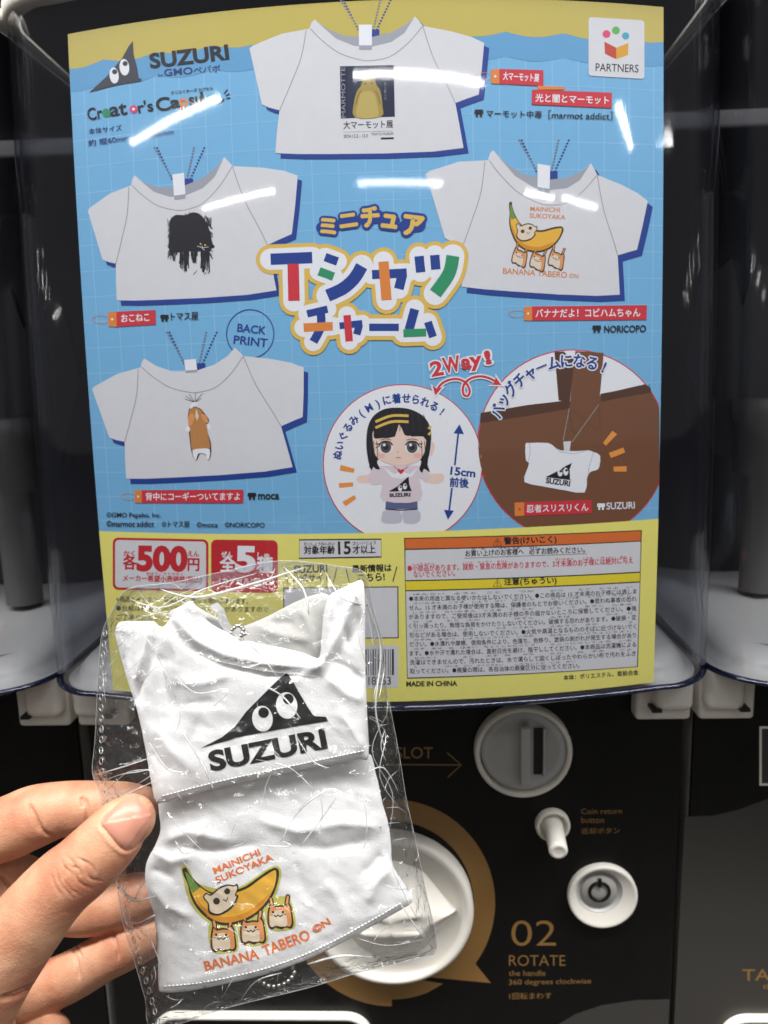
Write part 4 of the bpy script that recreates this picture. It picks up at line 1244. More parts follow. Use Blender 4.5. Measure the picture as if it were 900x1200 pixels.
def soft(p, s, seed):
    return np.array([mnoise.fractal(Vector((x / s + seed, y / s, seed * 1.7)), 1.0, 2.0, 3) for x, y in p])


class Cloth:
    def __init__(s, lam, out, F, puff, d0, nz, seed, flat=None):
        s.lam = lam; s.out = catmull(out, 3, True); s.F = F; s.puff = puff; s.d0 = d0; s.nz = nz; s.seed = seed

    def h(s, px):
        px = np.asarray(px, float)
        d = poly_dist(px, s.out)
        e = 1 - np.exp(-d / s.d0)
        rnd = np.sqrt(np.clip(d / 3.0, 0, 1))
        return s.puff * e + 0.00035 * rnd + (folds(px, s.F) + s.nz * soft(px, 62, s.seed) + 0.00013 * s.fine(px)) * np.clip(d / 7, 0, 1)

    def fine(s, px):                     # small slanting creases
        return np.array([1 - 2.2 * abs(mnoise.noise(Vector(((x * .8 + y * .55) / 34, (y * .8 - x * .5) / 11, s.seed)))) for x, y in px])

    def surf(s, px, off=0.0):
        return on_depth(px, s.lam - s.h(px) - off)

    def sheet(s, name, parent, m, back=0.0025, step=3):
        mb = MB(); bm = flat_mesh(s.out, step); bm.verts.index_update()
        V = np.array([v.co[:2] for v in bm.verts]); F = [[v.index for v in f.verts] for f in bm.faces]
        bnd = [v.is_boundary for v in bm.verts]; bm.free()
        FF = []
        for f in F:
            a, b, c = V[f[0]], V[f[1]], V[f[2]]
            FF.append(f if (b[0] - a[0]) * (c[1] - a[1]) - (b[1] - a[1]) * (c[0] - a[0]) < 0 else f[::-1])
        mb.add(s.surf(V), FF, m, True)
        d = poly_dist(V, s.out)
        B = on_depth(V, s.lam + back * (1 - np.exp(-d / s.d0)) + 0.0001)
        mb.add(B, [f[::-1] for f in FF], m, True)
        o = mb.build(name, parent)
        bmm = bmesh.new(); bmm.from_mesh(o.data); bmesh.ops.remove_doubles(bmm, verts=bmm.verts, dist=0.00016)
        bmm.to_mesh(o.data); bmm.free()
        for p in o.data.polygons: p.use_smooth = True
        return o


def stitches(name, parent, cl, path, m, step=4.6, w_=0.00023):
    """a run of short raised stitches along a seam"""
    mb = MB(); P = catmull(path, 12); P = np.array(P)
    L = np.r_[0, np.cumsum(np.hypot(*np.diff(P, axis=0).T))]
    t = 0.0
    while t + step < L[-1]:
        q = np.array([[np.interp(u, L, P[:, 0]), np.interp(u, L, P[:, 1])] for u in (t, t + step * .36, t + step * .72)])
        S = cl.surf(q, 0.0); S2 = cl.surf(q, 0.00024)
        mb.tube([S[0], S2[1], S[2]], [w_ * .7, w_, w_ * .7], m, 5)
        t += step
    return mb.build(name, parent)


# --- upper tee: black triangle print
T1 = [(138, 731), (146, 728), (166, 728), (180, 728), (186, 733), (192, 734), (200, 724), (210, 712), (222, 704), (228, 708), (238, 722), (252, 734), (276, 745), (300, 753), (335, 760), (358, 766), (370, 771), (375, 768), (377, 745), (380, 715), (386, 698), (400, 690), (416, 682), (424, 680),
      (427, 690), (428, 720), (428, 770), (430, 830), (432, 886), (420, 890), (380, 897), (320, 909), (260, 922), (215, 934), (190, 941), (182, 938), (176, 910), (169, 870), (160, 830), (147, 790), (139, 760), (135, 742)]
F1 = [([(200, 726), (214, 748), (236, 763), (270, 773), (310, 781), (345, 785), (374, 788)], 2.4, -.0007), ([(204, 722), (228, 750), (262, 768), (310, 779), (372, 783)], 6, .0014), ([(198, 728), (222, 760), (262, 781), (312, 792), (370, 793)], 4, -.0011),
      ([(183, 733), (176, 770), (163, 812), (158, 830)], 4, -.0017), ([(176, 734), (168, 765), (156, 800)], 8, .0011), ([(150, 732), (152, 770), (165, 830)], 4, -.0009),
      ([(196, 738), (208, 770), (206, 806)], 8, .0014), ([(188, 760), (192, 800), (205, 840)], 8, -.0012), ([(210, 800), (240, 800), (270, 790)], 7, .0010), ([(215, 826), (250, 822)], 6, -.0008),
      ([(388, 698), (380, 740), (374, 776)], 4, .0022), ([(396, 700), (402, 735), (410, 760)], 5, -.0014), ([(420, 690), (404, 728), (384, 768), (366, 790)], 6, .0022), ([(426, 715), (410, 745), (392, 775)], 5, -.0014),
      ([(384, 772), (410, 784), (428, 800)], 6, -.0013), ([(380, 792), (405, 812), (428, 822)], 8, .0014), ([(376, 774), (352, 795), (330, 800)], 6, .0010), ([(395, 830), (415, 860), (430, 880)], 8, .0009),
      ([(180, 850), (200, 880), (230, 905)], 9, .0010), ([(176, 880), (200, 905)], 6, -.0008), ([(235, 838), (225, 870), (240, 890)], 8, -.0006)]
tee1 = thing('toy_tee', 'tiny white tee shirt with a black triangle print with eyes, upper in the packet', 'toy shirt', tuple(on_depth([(300, 940)], [0.2435])[0]))
C1 = Cloth(0.2406, T1, F1, 0.0011, 8, .0005, 3.1)
C1.sheet('shirt_front', tee1, CLOTH)
T1B = [(196, 722), (222, 708), (240, 716), (262, 728), (278, 735), (300, 728), (318, 720), (345, 706), (372, 696), (388, 700), (396, 730), (392, 770), (376, 790), (330, 786), (280, 775), (230, 755)]
C1B = Cloth(0.2448, T1B, [([(300, 735), (330, 745), (365, 750)], 7, .0012), ([(352, 712), (366, 740), (372, 770)], 5, .0012), ([(318, 730), (345, 730)], 5, -.001)], 0.0016, 12, .0004, 5.3)
C1B.sheet('shirt_back', tee1, CLOTHSHADE, 0.0012)
stitches('hem_stitching', tee1, C1, [(190, 933), (260, 915), (340, 898), (430, 879)], THREAD)
stitches('collar_stitching', tee1, C1, [(200, 731), (214, 753), (236, 768), (270, 778), (310, 786), (345, 790), (372, 793)], THREAD, 3.6, 0.00010)
stitches('sleeve_stitching', tee1, C1, [(143, 735), (147, 770), (156, 805), (164, 832)], THREAD, 3.6, 0.00010)
a = Art(C1.surf, 3); a.LAYER = 5e-5
a.frame(100, 680, 2.25)
eyed_triangle(a, catmull([(305, 442), (360, 414), (395, 385), (425, 345), (470, 300), (512, 258), (532, 244), (548, 268), (566, 300), (590, 340), (604, 358), (634, 360), (640, 371), (560, 384), (420, 410)], 1, True),
              [(467, 365, 27, 34, -.12, 470, 349, 14), (531, 330, 28, 35, -.12, 535, 313, 14)], PRB, CLOTH, 3)
a.text('SUZURI', (335, 502), (636, 442), 50, PRB, 3, 0.04)
a.build('chest_print', tee1)
# woven loop label and a bit of bead chain at the neck
mb = MB()
lp = []
for k_, (x, y, l) in enumerate([(246, 712, .2413), (252, 708, .2405), (260, 716, .2408), (264, 728, .2415), (272, 742, .2428)]):
    for dx in (-5, 5): lp.append((x + dx * 0.9 - 2, y + dx * .9 * -0.5, l))
LQ = on_depth([q[:2] for q in lp], [q[2] for q in lp])
LQ2 = on_depth([q[:2] for q in lp], [q[2] + .0007 for q in lp])
n = len(LQ)
mb.add(np.vstack([LQ, LQ2]), [[i, i + 1, i + 3, i + 2] for i in range(0, n - 2, 2)] + [[n + i + 2, n + i + 3, n + i + 1, n + i] for i in range(0, n - 2, 2)] + [[i, i + 2, n + i + 2, n + i] for i in range(0, n - 2, 2)] + [[n + i + 1, n + i + 3, i + 3, i + 1] for i in range(0, n - 2, 2)], CLOTH)
mb.build('hanging_loop', tee1)
mb = MB(); path = catmull([(272, 738), (279, 733), (285, 738), (282, 746), (288, 742)], 5)
for i, p in enumerate(path[::2]):
    mb.ball(on_depth([p], [0.2396])[0], 0.00072, STEEL, 8)
mb.build('ball_chain', tee1)

# --- lower tee: fruit print
T2 = [(186, 930), (200, 926), (260, 912), (340, 894), (425, 880), (440, 905), (448, 940), (454, 960), (458, 985), (460, 1012), (470, 1030), (482, 1050), (482, 1058), (470, 1066), (433, 1087), (389, 1111), (349, 1129), (300, 1145), (240, 1158), (215, 1162), (192, 1163), (186, 1158),
      (185, 1130), (183, 1095), (180, 1070), (174, 1050), (170, 1030), (172, 1010), (182, 990), (188, 972), (186, 950)]
F2 = [([(182, 1000), (200, 1010), (225, 1003)], 7, .0016), ([(176, 1040), (195, 1062), (225, 1075)], 7, .0014), ([(178, 1018), (205, 1030)], 6, -.0012), ([(186, 1080), (205, 1095)], 7, -.0008), ([(192, 985), (220, 975), (270, 985)], 8, .0014),
      ([(205, 992), (250, 998), (300, 990)], 6, -.0012), ([(300, 960), (350, 975), (400, 965), (450, 970)], 9, .0014), ([(330, 990), (380, 995), (440, 985)], 8, -.0010), ([(460, 1015), (440, 1035), (430, 1060)], 7, .0012), ([(448, 1000), (425, 1025)], 6, -.0010),
      ([(380, 1030), (400, 1060), (410, 1085)], 10, .0010), ([(345, 1010), (360, 1050)], 8, -.0007), ([(240, 960), (225, 1000)], 5, .0010),
      ([(190, 1155), (260, 1138), (340, 1110), (420, 1080), (478, 1056)], 2.2, .0002)]
tee2 = thing('toy_tee', 'tiny white tee shirt with a banana and small animals print, lower in the packet', 'toy shirt', tuple(on_depth([(300, 1160)], [0.2440])[0]))
C2 = Cloth(0.2456, T2, F2, 0.0010, 8, .0006, 8.4)
C2.sheet('shirt_front', tee2, CLOTH, 0.0012)
stitches('hem_stitching', tee2, C2, [(192, 1156), (240, 1151), (300, 1138), (349, 1122), (389, 1104), (433, 1080), (474, 1056)], THREAD)
a = Art(C2.surf, 3); a.LAYER = 5e-5; a.frame(100, 920, 2.25)
# yellowish rim round the figures, then the figures
a.poly(catmull([(252, 218), (268, 212), (282, 240), (304, 262), (372, 276), (420, 262), (460, 234), (490, 216), (508, 214), (517, 230), (510, 268), (494, 306), (464, 340), (424, 364), (376, 376), (334, 368), (296, 338), (272, 300), (262, 262)], 3, True), PRY, 2)
for bx, by in ((364, 404), (442, 384), (514, 344)):
    a.poly(catmull([(bx - 40, by - 20), (bx - 30, by - 44), (bx + 18, by - 50), (bx + 34, by - 20), (bx + 40, by + 26), (bx + 20, by + 38), (bx - 18, by + 40), (bx - 34, by + 24)], 3, True), PRY, 2)
banana_print(a, lambda p: p, 3, PRO, mat('print_dark_olive', (44, 38, 20), 0.6, 0.05, 900), 1.0)
a.text('MAINICHI', (342, 234), (462, 184), 17, PRO, 3, 0.02)
a.text('SUKOYAKA', (349, 259), (496, 197), 18, PRO, 3, 0.02)
a.text('BANANA', (318, 490), (458, 456), 25, PRO, 3, 0.022); a.text('TABERO', (474, 450), (594, 406), 27, PRO, 3, 0.022)
a.text('©N', (606, 392), (648, 366), 20, PRO, 3, 0.02)
a.build('chest_print', tee2)
mb = MB(); path = np.array(catmull([(304, 1149), (318, 1156), (336, 1151), (345, 1138), (338, 1126), (350, 1120)], 12))
L = np.r_[0, np.cumsum(np.hypot(*np.diff(path, axis=0).T))]
for t in np.arange(0, L[-1], 6.2):
    mb.ball(on_depth([(np.interp(t, L, path[:, 0]), np.interp(t, L, path[:, 1]))], [0.2476])[0], 0.00078, STEEL, 8)
mb.build('ball_chain', tee2)

# --- packet: two sheets of crinkled clear film welded along the edges
FILM = clear_mat('crinkled_film', (253, 253, 253), (235, 237, 239), 0.09, 1.5, bump=0.8, bsize=240, milk=0.018, milk_rgb=(210, 212, 214), gain=1.15)
CREASE_GLINT = clear_mat('film_crease_glint', (252, 252, 252), (240, 241, 242), 0.2, 1.6, milk=0.38, milk_rgb=(246, 246, 247), gain=2.4)  # stress-whitened folds, with extra white painted in for film glints
BAG = [(150, 690), (200, 683), (270, 668), (330, 657), (400, 664), (428, 672), (436, 705), (448, 752), (453, 800), (458, 832), (468, 885), (476, 935), (486, 980), (498, 1040), (512, 1110), (486, 1124), (420, 1140), (360, 1158), (270, 1180), (182, 1206),
       (170, 1170), (156, 1122), (146, 1090), (140, 1060), (136, 1034), (128, 985), (121, 949), (116, 926), (108, 905), (111, 870), (113, 830), (115, 790), (119, 745), (130, 718)]
packet = thing('clear_packet', 'crinkled transparent plastic packet pinched between thumb and fingers, two tiny shirts inside', 'packet', tuple(on_depth([(300, 1190)], [0.2475])[0]))


class Film(Cloth):
    def h(s, px):
        px = np.asarray(px, float)
        d = poly_dist(px, s.out)
        e = 1 - np.exp(-d / s.d0)
        c = np.array([abs(mnoise.noise(Vector((x / 26 + s.seed, y / 26, 0)))) + .5 * abs(mnoise.noise(Vector((x / 11, y / 11 + s.seed, 4)))) for x, y in px])
        return s.puff * e + (folds(px, s.F) + s.nz * (0.35 - c)) * np.clip(d / 6, 0, 1)

    def one(s, name, parent, m, step=2.5):
        mb = MB(); bm = flat_mesh(s.out, step); bm.verts.index_update()
        V = np.array([v.co[:2] for v in bm.verts]); F = [[v.index for v in f.verts] for f in bm.faces]; bm.free()
        mb.add(s.surf(V), F, m, True)
        return mb


FB = [([(116, 905), (150, 898), (176, 890)], 4, .0012), ([(118, 918), (150, 920), (180, 905)], 4, .001), ([(140, 700), (200, 735), (260, 700)], 6, .0008), ([(300, 670), (340, 720), (420, 690)], 6, .001), ([(440, 760), (430, 850), (455, 940)], 6, .0012), ([(455, 840), (445, 900), (470, 980)], 5, -.001), ([(450, 1000), (480, 1060), (500, 1100)], 7, .001), ([(330, 945), (380, 930), (450, 950)], 6, .0012)]
CFF = Film(0.2474, BAG, FB, 0.0128, 14, .0026, 2.2)
CFB = Film(0.2476, BAG, [], -0.0026, 16, .0009, 6.1)
mb = CFF.one('front_film', packet, FILM)
rnd = random.Random(5)
BAGA = np.array(BAG, float)


def inside(p):
    c = False; n = len(BAGA)
    for i in range(n):
        (x1, y1), (x2, y2) = BAGA[i], BAGA[(i + 1) % n]
        if (y1 > p[1]) != (y2 > p[1]) and p[0] < (x2 - x1) * (p[1] - y1) / (y2 - y1) + x1: c = not c
    return c


def crease(mb, pts, w0, surf):
    P = [p for p in catmull(pts, 5) if inside(p)]
    if len(P) < 3: return
    S = surf(np.array(P), 0.00005)
    n = len(P)
    mb.tube(S, [w0 * (0.25 + 0.75 * math.sin(math.pi * (i + .5) / n)) for i in range(n)], CREASE_GLINT, 6)


TRACED = [[(148, 700), (190, 712), (240, 690), (300, 672)], [(130, 770), (160, 735), (205, 700), (235, 688)], [(135, 800), (175, 765), (215, 735), (260, 715)], [(120, 745), (170, 722), (230, 712)], [(186, 690), (230, 700), (290, 686), (360, 664)], [(330, 662), (355, 690), (362, 720)],
          [(150, 725), (180, 760), (210, 830), (205, 860)], [(262, 735), (300, 762), (330, 800)], [(205, 792), (230, 812), (268, 808), (250, 828)], [(165, 800), (186, 780), (198, 806)], [(440, 700), (420, 740), (436, 800)], [(428, 700), (446, 760), (440, 830), (452, 880)],
          [(432, 840), (452, 860), (445, 910), (470, 950)], [(455, 835), (436, 880), (460, 930), (455, 980)], [(430, 905), (450, 900), (468, 930)], [(438, 770), (450, 780), (444, 820)], [(110, 908), (140, 900), (176, 888)], [(116, 918), (140, 908), (165, 904), (178, 900)], [(122, 930), (150, 905), (180, 905), (150, 925), (128, 932)],
          [(130, 940), (160, 925), (182, 915)], [(330, 985), (350, 950), (385, 925), (405, 932)], [(352, 992), (380, 955), (400, 925)], [(372, 985), (378, 950), (372, 925)], [(426, 930), (430, 975), (424, 1000)], [(200, 960), (225, 985), (240, 1000)], [(300, 990), (340, 992), (330, 985)], [(205, 985), (215, 1000), (230, 995)],
          [(138, 1040), (158, 1055), (182, 1050)], [(140, 1075), (160, 1082), (182, 1072), (160, 1090)], [(142, 1060), (150, 1085), (168, 1088)], [(455, 1010), (480, 1060), (505, 1105)], [(470, 1060), (490, 1090), (508, 1112)], [(420, 1100), (455, 1108), (500, 1100)], [(360, 1130), (400, 1120), (440, 1122)], [(260, 1170), (275, 1145), (290, 1135)], [(280, 1175), (300, 1150), (330, 1140)],
          [(300, 890), (340, 900), (372, 930)], [(340, 850), (365, 890), (385, 900)], [(215, 860), (240, 900), (250, 925)], [(175, 870), (195, 900), (215, 905)], [(300, 800), (330, 815), (352, 842)], [(410, 690), (430, 720), (438, 760)], [(380, 668), (400, 700), (432, 710)], [(160, 690), (190, 720), (250, 738)]]
for k_, p in enumerate(TRACED):  # whitened ridges laid along the film's highlight lines
    crease(mb, p, rnd.choice([.00012, .00018, .00025, .00042]) * rnd.uniform(.8, 1.2), CFF.surf)
for k_ in range(80):
    b = rnd.random()
    if b < 0.6:                      # near the edges
        i = rnd.randrange(len(BAGA)); t = rnd.random()
        q = BAGA[i] * (1 - t) + BAGA[(i + 1) % len(BAGA)] * t
        cn = np.array([300, 910.]); dd = cn - q; q = q + dd / np.hypot(*dd) * rnd.uniform(3, 40)
    else:
        q = np.array([rnd.uniform(140, 480), rnd.uniform(690, 1160)])
    ang = rnd.uniform(0, math.pi); ln = rnd.choice([8, 14, 24, 40]) * rnd.uniform(.6, 1.3)
    d = np.array([math.cos(ang), math.sin(ang)]); nn = np.array([-d[1], d[0]])
    crease(mb, [q - d * ln / 2, q + nn * rnd.uniform(-.2, .2) * ln, q + d * ln / 2], rnd.uniform(.00006, .00016), CFF.surf)
mb.build('front_film', packet)
mb = CFB.one('back_film', packet, FILM)
mb.build('back_film', packet)
# welded edge: thicker seam, and the row of tear perforations down the left side
mb = MB()
P = np.array(catmull(BAG, 4, True)); S = on_depth(P, 0.2474)
mb.tube(list(S) + [S[0]], 0.00008, CREASE_GLINT, 6, caps=False)
mb.build('welded_edge', packet)
pt = np.array(catmull([(123, 742), (119, 790), (119, 850), (119, 900), (128, 945)], 14)); pt2 = np.array(catmull([(146, 1040), (150, 1075), (162, 1120), (174, 1160), (186, 1200)], 14))
for path in (pt, pt2):
    mb = MB()
    L = np.r_[0, np.cumsum(np.hypot(*np.diff(path, axis=0).T))]
    for t in np.arange(0, L[-1], 12.5):
        c = np.array([np.interp(t, L, path[:, 0]), np.interp(t, L, path[:, 1])])
        q = [c + np.array([2.0 * math.sin(u), 4.0 * math.cos(u)]) for u in np.linspace(0, 2 * math.pi, 13)]
        mb.tube(CFF.surf(np.array(q), 0.0001), 0.00011, CREASE_GLINT, 5, caps=False)
    mb.build('perforations', packet)

# ------------------------------------------------------------------ the hand holding the packet
SKIN = bpy.data.materials.new('skin'); SKIN.use_nodes = True
nt = SKIN.node_tree; b = nt.nodes['Principled BSDF']
tc = nt.nodes.new('ShaderNodeTexCoord')
n1 = nt.nodes.new('ShaderNodeTexNoise'); n1.inputs['Scale'].default_value = 75; n1.inputs['Detail'].default_value = 4
n2 = nt.nodes.new('ShaderNodeTexNoise'); n2.inputs['Scale'].default_value = 420; n2.inputs['Detail'].default_value = 5
n3 = nt.nodes.new('ShaderNodeTexVoronoi'); n3.inputs['Scale'].default_value = 1500
cr = nt.nodes.new('ShaderNodeValToRGB')
cr.color_ramp.elements[0].position = 0.30; cr.color_ramp.elements[0].color = [lin(v) for v in (178, 112, 88)] + [1]
ce = cr.color_ramp.elements.new(0.5); ce.color = [lin(v) for v in (194, 140, 110)] + [1]
ce = cr.color_ramp.elements[2]; ce.position = 0.72; ce.color = [lin(v) for v in (208, 160, 130)] + [1]
mx = nt.nodes.new('ShaderNodeMix'); mx.data_type = 'RGBA'; mx.blend_type = 'MULTIPLY'; mx.inputs[0].default_value = 0.25
nt.links.new(tc.outputs['Object'], n1.inputs['Vector']); nt.links.new(tc.outputs['Object'], n2.inputs['Vector']); nt.links.new(tc.outputs['Object'], n3.inputs['Vector'])
nt.links.new(n1.outputs['Fac'], cr.inputs[0]); nt.links.new(cr.outputs[0], mx.inputs[6]); nt.links.new(n2.outputs['Color'], mx.inputs[7])
mx2 = nt.nodes.new('ShaderNodeMix'); mx2.data_type = 'RGBA'; mx2.inputs[0].default_value = 0.12
nt.links.new(cr.outputs[0], mx2.inputs[6]); nt.links.new(mx.outputs[2], mx2.inputs[7]); nt.links.new(mx2.outputs[2], b.inputs['Base Color'])
b.inputs['Roughness'].default_value = 0.48
b.inputs['Specular IOR Level'].default_value = 0.35
b.inputs['Subsurface Weight'].default_value = 0.18
b.inputs['Subsurface Radius'].default_value = (1.0, 0.35, 0.2)
b.inputs['Subsurface Scale'].default_value = 0.004
ad = nt.nodes.new('ShaderNodeMath'); ad.operation = 'ADD'
nt.links.new(n2.outputs['Fac'], ad.inputs[0]); nt.links.new(n3.outputs['Distance'], ad.inputs[1])
bp = nt.nodes.new('ShaderNodeBump'); bp.inputs['Strength'].default_value = 0.17; bp.inputs['Distance'].default_value = 0.0005
nt.links.new(ad.outputs[0], bp.inputs['Height']); nt.links.new(bp.outputs['Normal'], b.inputs['Normal'])
NAIL = mat('nail', (194, 136, 116), 0.38, 0.05, 200, spec=0.5)
NAIL.node_tree.nodes['Principled BSDF'].inputs['Subsurface Weight'].default_value = 0.2
NAIL.node_tree.nodes['Principled BSDF'].inputs['Subsurface Scale'].default_value = 0.002
NAILT = mat('nail_tip', (236, 214, 200), 0.25, 0.04, 200, spec=0.5)


def limb(mb, pts, flat=1.0, n=28, sub=8):
    """pts: (px, py, depth, radius in px); flat squashes the section along the view"""
    C = np.array(catmull(pts, sub))
    P = on_depth(C[:, :2], C[:, 2]); Rr = C[:, 3] * C[:, 2] / FPX
    vs = []; fs = []; N = len(P)
    # round end caps
    def rings():
        t0 = P[0] - P[1]; t0 /= np.linalg.norm(t0); t1 = P[-1] - P[-2]; t1 /= np.linalg.norm(t1)
        for a in (80, 60, 40, 20):
            yield P[0] + t0 * Rr[0] * math.sin(math.radians(a)), Rr[0] * math.cos(math.radians(a)), t0 * -1
        for i in range(N):
            t = P[min(i + 1, N - 1)] - P[max(i - 1, 0)]
            yield P[i], Rr[i], t / np.linalg.norm(t)
        for a in (20, 40, 60, 80):
            yield P[-1] + t1 * Rr[-1] * math.sin(math.radians(a)), Rr[-1] * math.cos(math.radians(a)), t1
    rs = list(rings())
    for c, r, t in rs:
        u = np.cross(CF, t); u /= np.linalg.norm(u); v = np.cross(t, u)
        for k in range(n):
            a = 2 * math.pi * k / n
            vs.append(c + u * r * math.cos(a) + v * r * math.sin(a) * flat)
    for i in range(len(rs) - 1):
        for k in range(n):
            k2 = (k + 1) % n
            fs.append([i * n + k, i * n + k2, (i + 1) * n + k2, (i + 1) * n + k])
    fs.append(list(range(n))[::-1]); fs.append([(len(rs) - 1) * n + k for k in range(n)])
    mb.add(vs, fs, SKIN, True)


person = None
mb = MB()
# thumb, in front of the packet
limb(mb, [(-70, 1235, .236, 62), (-18, 1150, .231, 52), (30, 1085, .2275, 45), (66, 1042, .2262, 40.5), (94, 1018, .2258, 39), (122, 991, .2260, 37), (142, 969, .2268, 33.5), (153, 960, .2276, 29)], 0.90)
# index, behind it
limb(mb, [(-150, 1060, .270, 44), (-70, 985, .268, 38), (0, 973, .264, 37), (40, 957, .2625, 36), (75, 948, .2625, 31.5), (112, 946, .2620, 30), (148, 944, .2612, 27), (166, 943, .2610, 22)], 0.95)
# middle finger
limb(mb, [(-150, 1100, .274, 44), (-70, 1055, .277, 37), (0, 1035, .277, 36), (50, 1050, .276, 34), (90, 1062, .275, 33), (128, 1060, .2735, 31), (160, 1052, .2715, 28), (186, 1045, .2700, 22)], 0.95)
# ring finger
limb(mb, [(-160, 1160, .272, 44), (-70, 1170, .276, 38), (0, 1176, .276, 33), (46, 1160, .2755, 29.5), (85, 1143, .2745, 28), (120, 1123, .2735, 27), (160, 1103, .2715, 26), (196, 1088, .270, 21)], 0.95)
# little finger, folded below
limb(mb, [(-170, 1210, .268, 42), (-90, 1240, .270, 34), (-20, 1246, .270, 29), (30, 1228, .270, 26), (60, 1212, .2695, 23)], 0.95)
# palm, ball of the thumb, wrist, forearm
limb(mb, [(-160, 1070, .270, 46), (-165, 1130, .270, 52), (-168, 1190, .268, 52), (-160, 1240, .266, 44)], 0.9)
limb(mb, [(-120, 1110, .268, 60), (-110, 1180, .262, 80), (-110, 1260, .252, 90), (-120, 1340, .242, 84), (-150, 1440, .232, 74)], 0.75)
limb(mb, [(-60, 1170, .254, 56), (-50, 1230, .248, 66), (-70, 1300, .242, 70)], 0.85)
limb(mb, [(-110, 1340, .244, 84), (-150, 1450, .230, 82), (-230, 1640, .205, 96), (-330, 1880, .180, 120)], 0.8)
tmp = mb.build('person', None)
md = tmp.modifiers.new('r', 'REMESH'); md.mode = 'VOXEL'; md.voxel_size = 0.00042; md.use_smooth_shade = True
ms = tmp.modifiers.new('s', 'SMOOTH'); ms.factor = 0.5; ms.iterations = 34
dg = bpy.context.evaluated_depsgraph_get()
me = bpy.data.meshes.new_from_object(tmp.evaluated_get(dg))
bpy.data.objects.remove(tmp)
me.name = 'person'
# creases, knuckle folds and nail bed pressed into the surface
V = np.array([v.co for v in me.vertices]); NN = np.array([v.normal for v in me.vertices])
PX, Z = to_px(V)
facing = (NN @ CF) < 0.15
h5 = lambda pts: [np.array([x / 3.4615, 880 + y / 3.4615]) for x, y in pts]
front = Z < 0.235
D = np.zeros(len(V))


def press(pts, wd, dep, sel):
    global D
    P = catmull(h5(pts), 5); best = np.full(len(V), 1e9); al = np.zeros(len(V)); n = len(P) - 1
    idx = np.where(sel & facing & (PX[:, 0] > -20) & (PX[:, 0] < 230))[0]; q = PX[idx]
    bd = np.full(len(idx), 1e9); ba = np.zeros(len(idx))
    for i in range(n):
        d, t = seg_dist(q, P[i], P[i + 1]); k = d < bd; bd[k] = d[k]; ba[k] = (i + t[k]) / n
    env = np.clip(np.minimum(ba, 1 - ba) * 4 + .2, 0, 1)
    D[idx] += dep * np.exp(-(bd / wd) ** 2) * env


for pts in ([(245, 440), (262, 480), (255, 520), (285, 560), (330, 590)], [(268, 425), (300, 460), (302, 500), (330, 540), (380, 560)], [(300, 430), (345, 455), (352, 500), (372, 520), (420, 530)], [(285, 470), (320, 480), (330, 510)], [(225, 470), (235, 520), (262, 560), (300, 600)],
            [(330, 440), (375, 470), (385, 500)], [(210, 500), (222, 545), (250, 590)], [(255, 470), (290, 500), (300, 545)]):
    press(pts, 1.4, -.00034, front)
for pts in ([(262, 455), (285, 495), (300, 540)], [(312, 445), (338, 490), (355, 530)], [(245, 500), (262, 540), (300, 575)]): press(pts, 3.0, .00008, front)
for pts in ([(0, 1002), (60, 985), (132, 950)], [(0, 1012), (70, 998), (130, 965)]): press(pts, 2.0, -.0010, front | (Z < .26))
back = Z > 0.245
for pts in ([(128, 225), (150, 280), (180, 330), (215, 345)], [(118, 215), (132, 270), (160, 330)], [(345, 190), (352, 240), (350, 300)], [(330, 185), (335, 230)]): press(pts, 2.2, -.0008, back)
for pts in ([(290, 780), (310, 850), (320, 930)], [(305, 770), (328, 840)], [(455, 730), (470, 790), (480, 850)], [(10, 520), (40, 560), (55, 600)], [(0, 500), (30, 540), (45, 610)]): press(pts, 2.2, -.0008, back)
NAILP = [(412, 302), (424, 272), (452, 240), (482, 212), (515, 190), (555, 180), (590, 186), (610, 208), (616, 245), (604, 300), (578, 350), (548, 388), (518, 402), (490, 392), (455, 352), (430, 322)]
ring_ = NAILP[10:] + NAILP[:4]
press(ring_, 1.8, -.0008, front)
press([(398, 310), (420, 345), (452, 380), (490, 412), (522, 420)], 3.0, .0003, front)
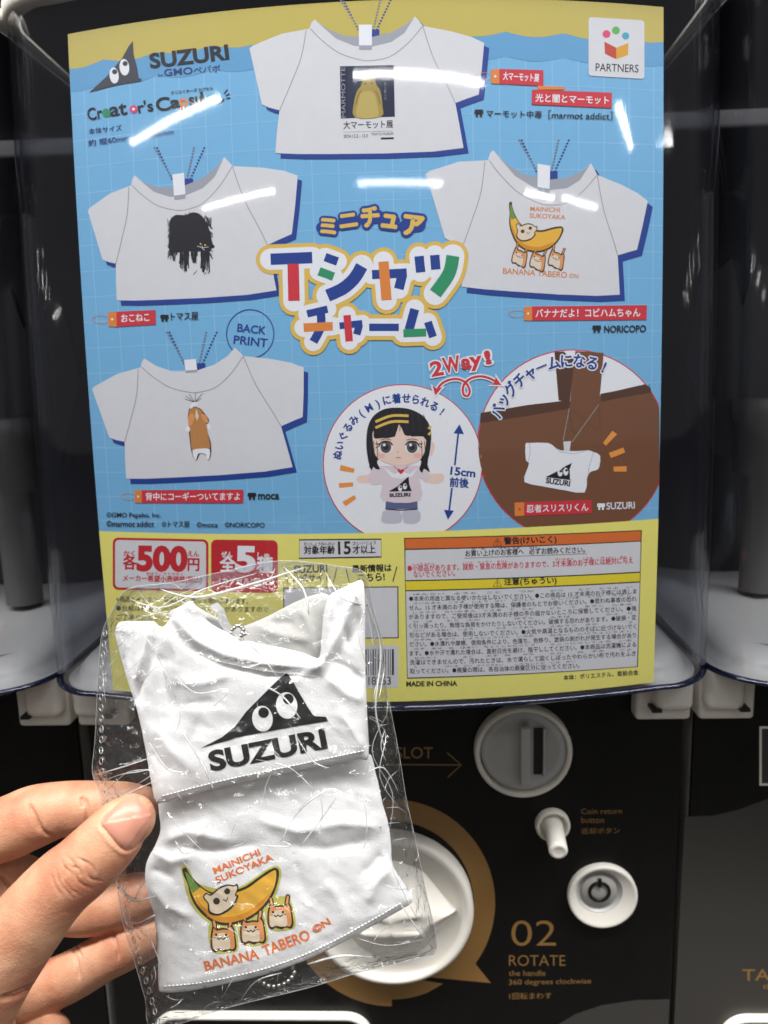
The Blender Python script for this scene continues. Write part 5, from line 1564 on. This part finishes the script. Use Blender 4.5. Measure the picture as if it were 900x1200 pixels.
D += facing * 0.00012 * np.array([mnoise.fractal(Vector(v * 160), 1.0, 2.0, 3) for v in V])
V = V + NN * D[:, None]
base = Vector(on_depth([(-110, 1340)], [.244])[0])
me.vertices.foreach_set('co', (V - np.array(base)).ravel()); me.update()
me.polygons.foreach_set('use_smooth', [True] * len(me.polygons))
me.materials.clear(); me.materials.append(SKIN)
person = bpy.data.objects.new('person', me); COL.objects.link(person); person.location = base
tag(person, 'bare left hand reaching in from the left, thumb over fingers, holding up the clear packet', 'person')
# thumb nail laid on the thumb
bvh = BVHTree.FromPolygons([Vector(v) for v in V], [list(p.vertices) for p in me.polygons])
outl = np.array(h5(catmull(NAILP, 4, True)))


def on_hand(px, off=0.0):
    px = np.asarray(px, float); r = rays(px); out = []
    d = poly_dist(px, outl)
    for q, rr_, dd in zip(px, r, d):
        loc, no, i, t = bvh.ray_cast(Vector(CAM), Vector(rr_).normalized())
        if loc is None: loc, no, i, t = bvh.find_nearest(Vector(CAM + rr_ * .2265))
        out.append(np.array(loc) - rr_ / np.linalg.norm(rr_) * (off + 0.00010 + 0.00050 * (1 - math.exp(-dd / 3.0))))
    P = np.array(out)
    return P


mbn = MB(); bm = flat_mesh(outl, 2.5); bm.verts.index_update()
V2 = np.array([v.co[:2] for v in bm.verts]); F2_ = [[v.index for v in f.verts] for f in bm.faces]; bm.free()
F2_ = [f if np.cross(V2[f[1]] - V2[f[0]], V2[f[2]] - V2[f[0]]) < 0 else f[::-1] for f in F2_]
PN = on_hand(V2)
# relax so that the plate is smooth
adj = [[] for _ in V2]
for f in F2_:
    for i in range(len(f)):
        adj[f[i]].append(f[(i + 1) % len(f)]); adj[f[(i + 1) % len(f)]].append(f[i])
lamN = (PN - CAM) @ CF
for _ in range(12): lamN = np.array([0.5 * lamN[i] + 0.5 * np.mean(lamN[adj[i]]) if adj[i] else lamN[i] for i in range(len(lamN))])
PN = on_depth(V2, lamN - 0.00012)
mbn.add(PN, F2_, NAIL, True)
mbn.build('thumb_nail', person)
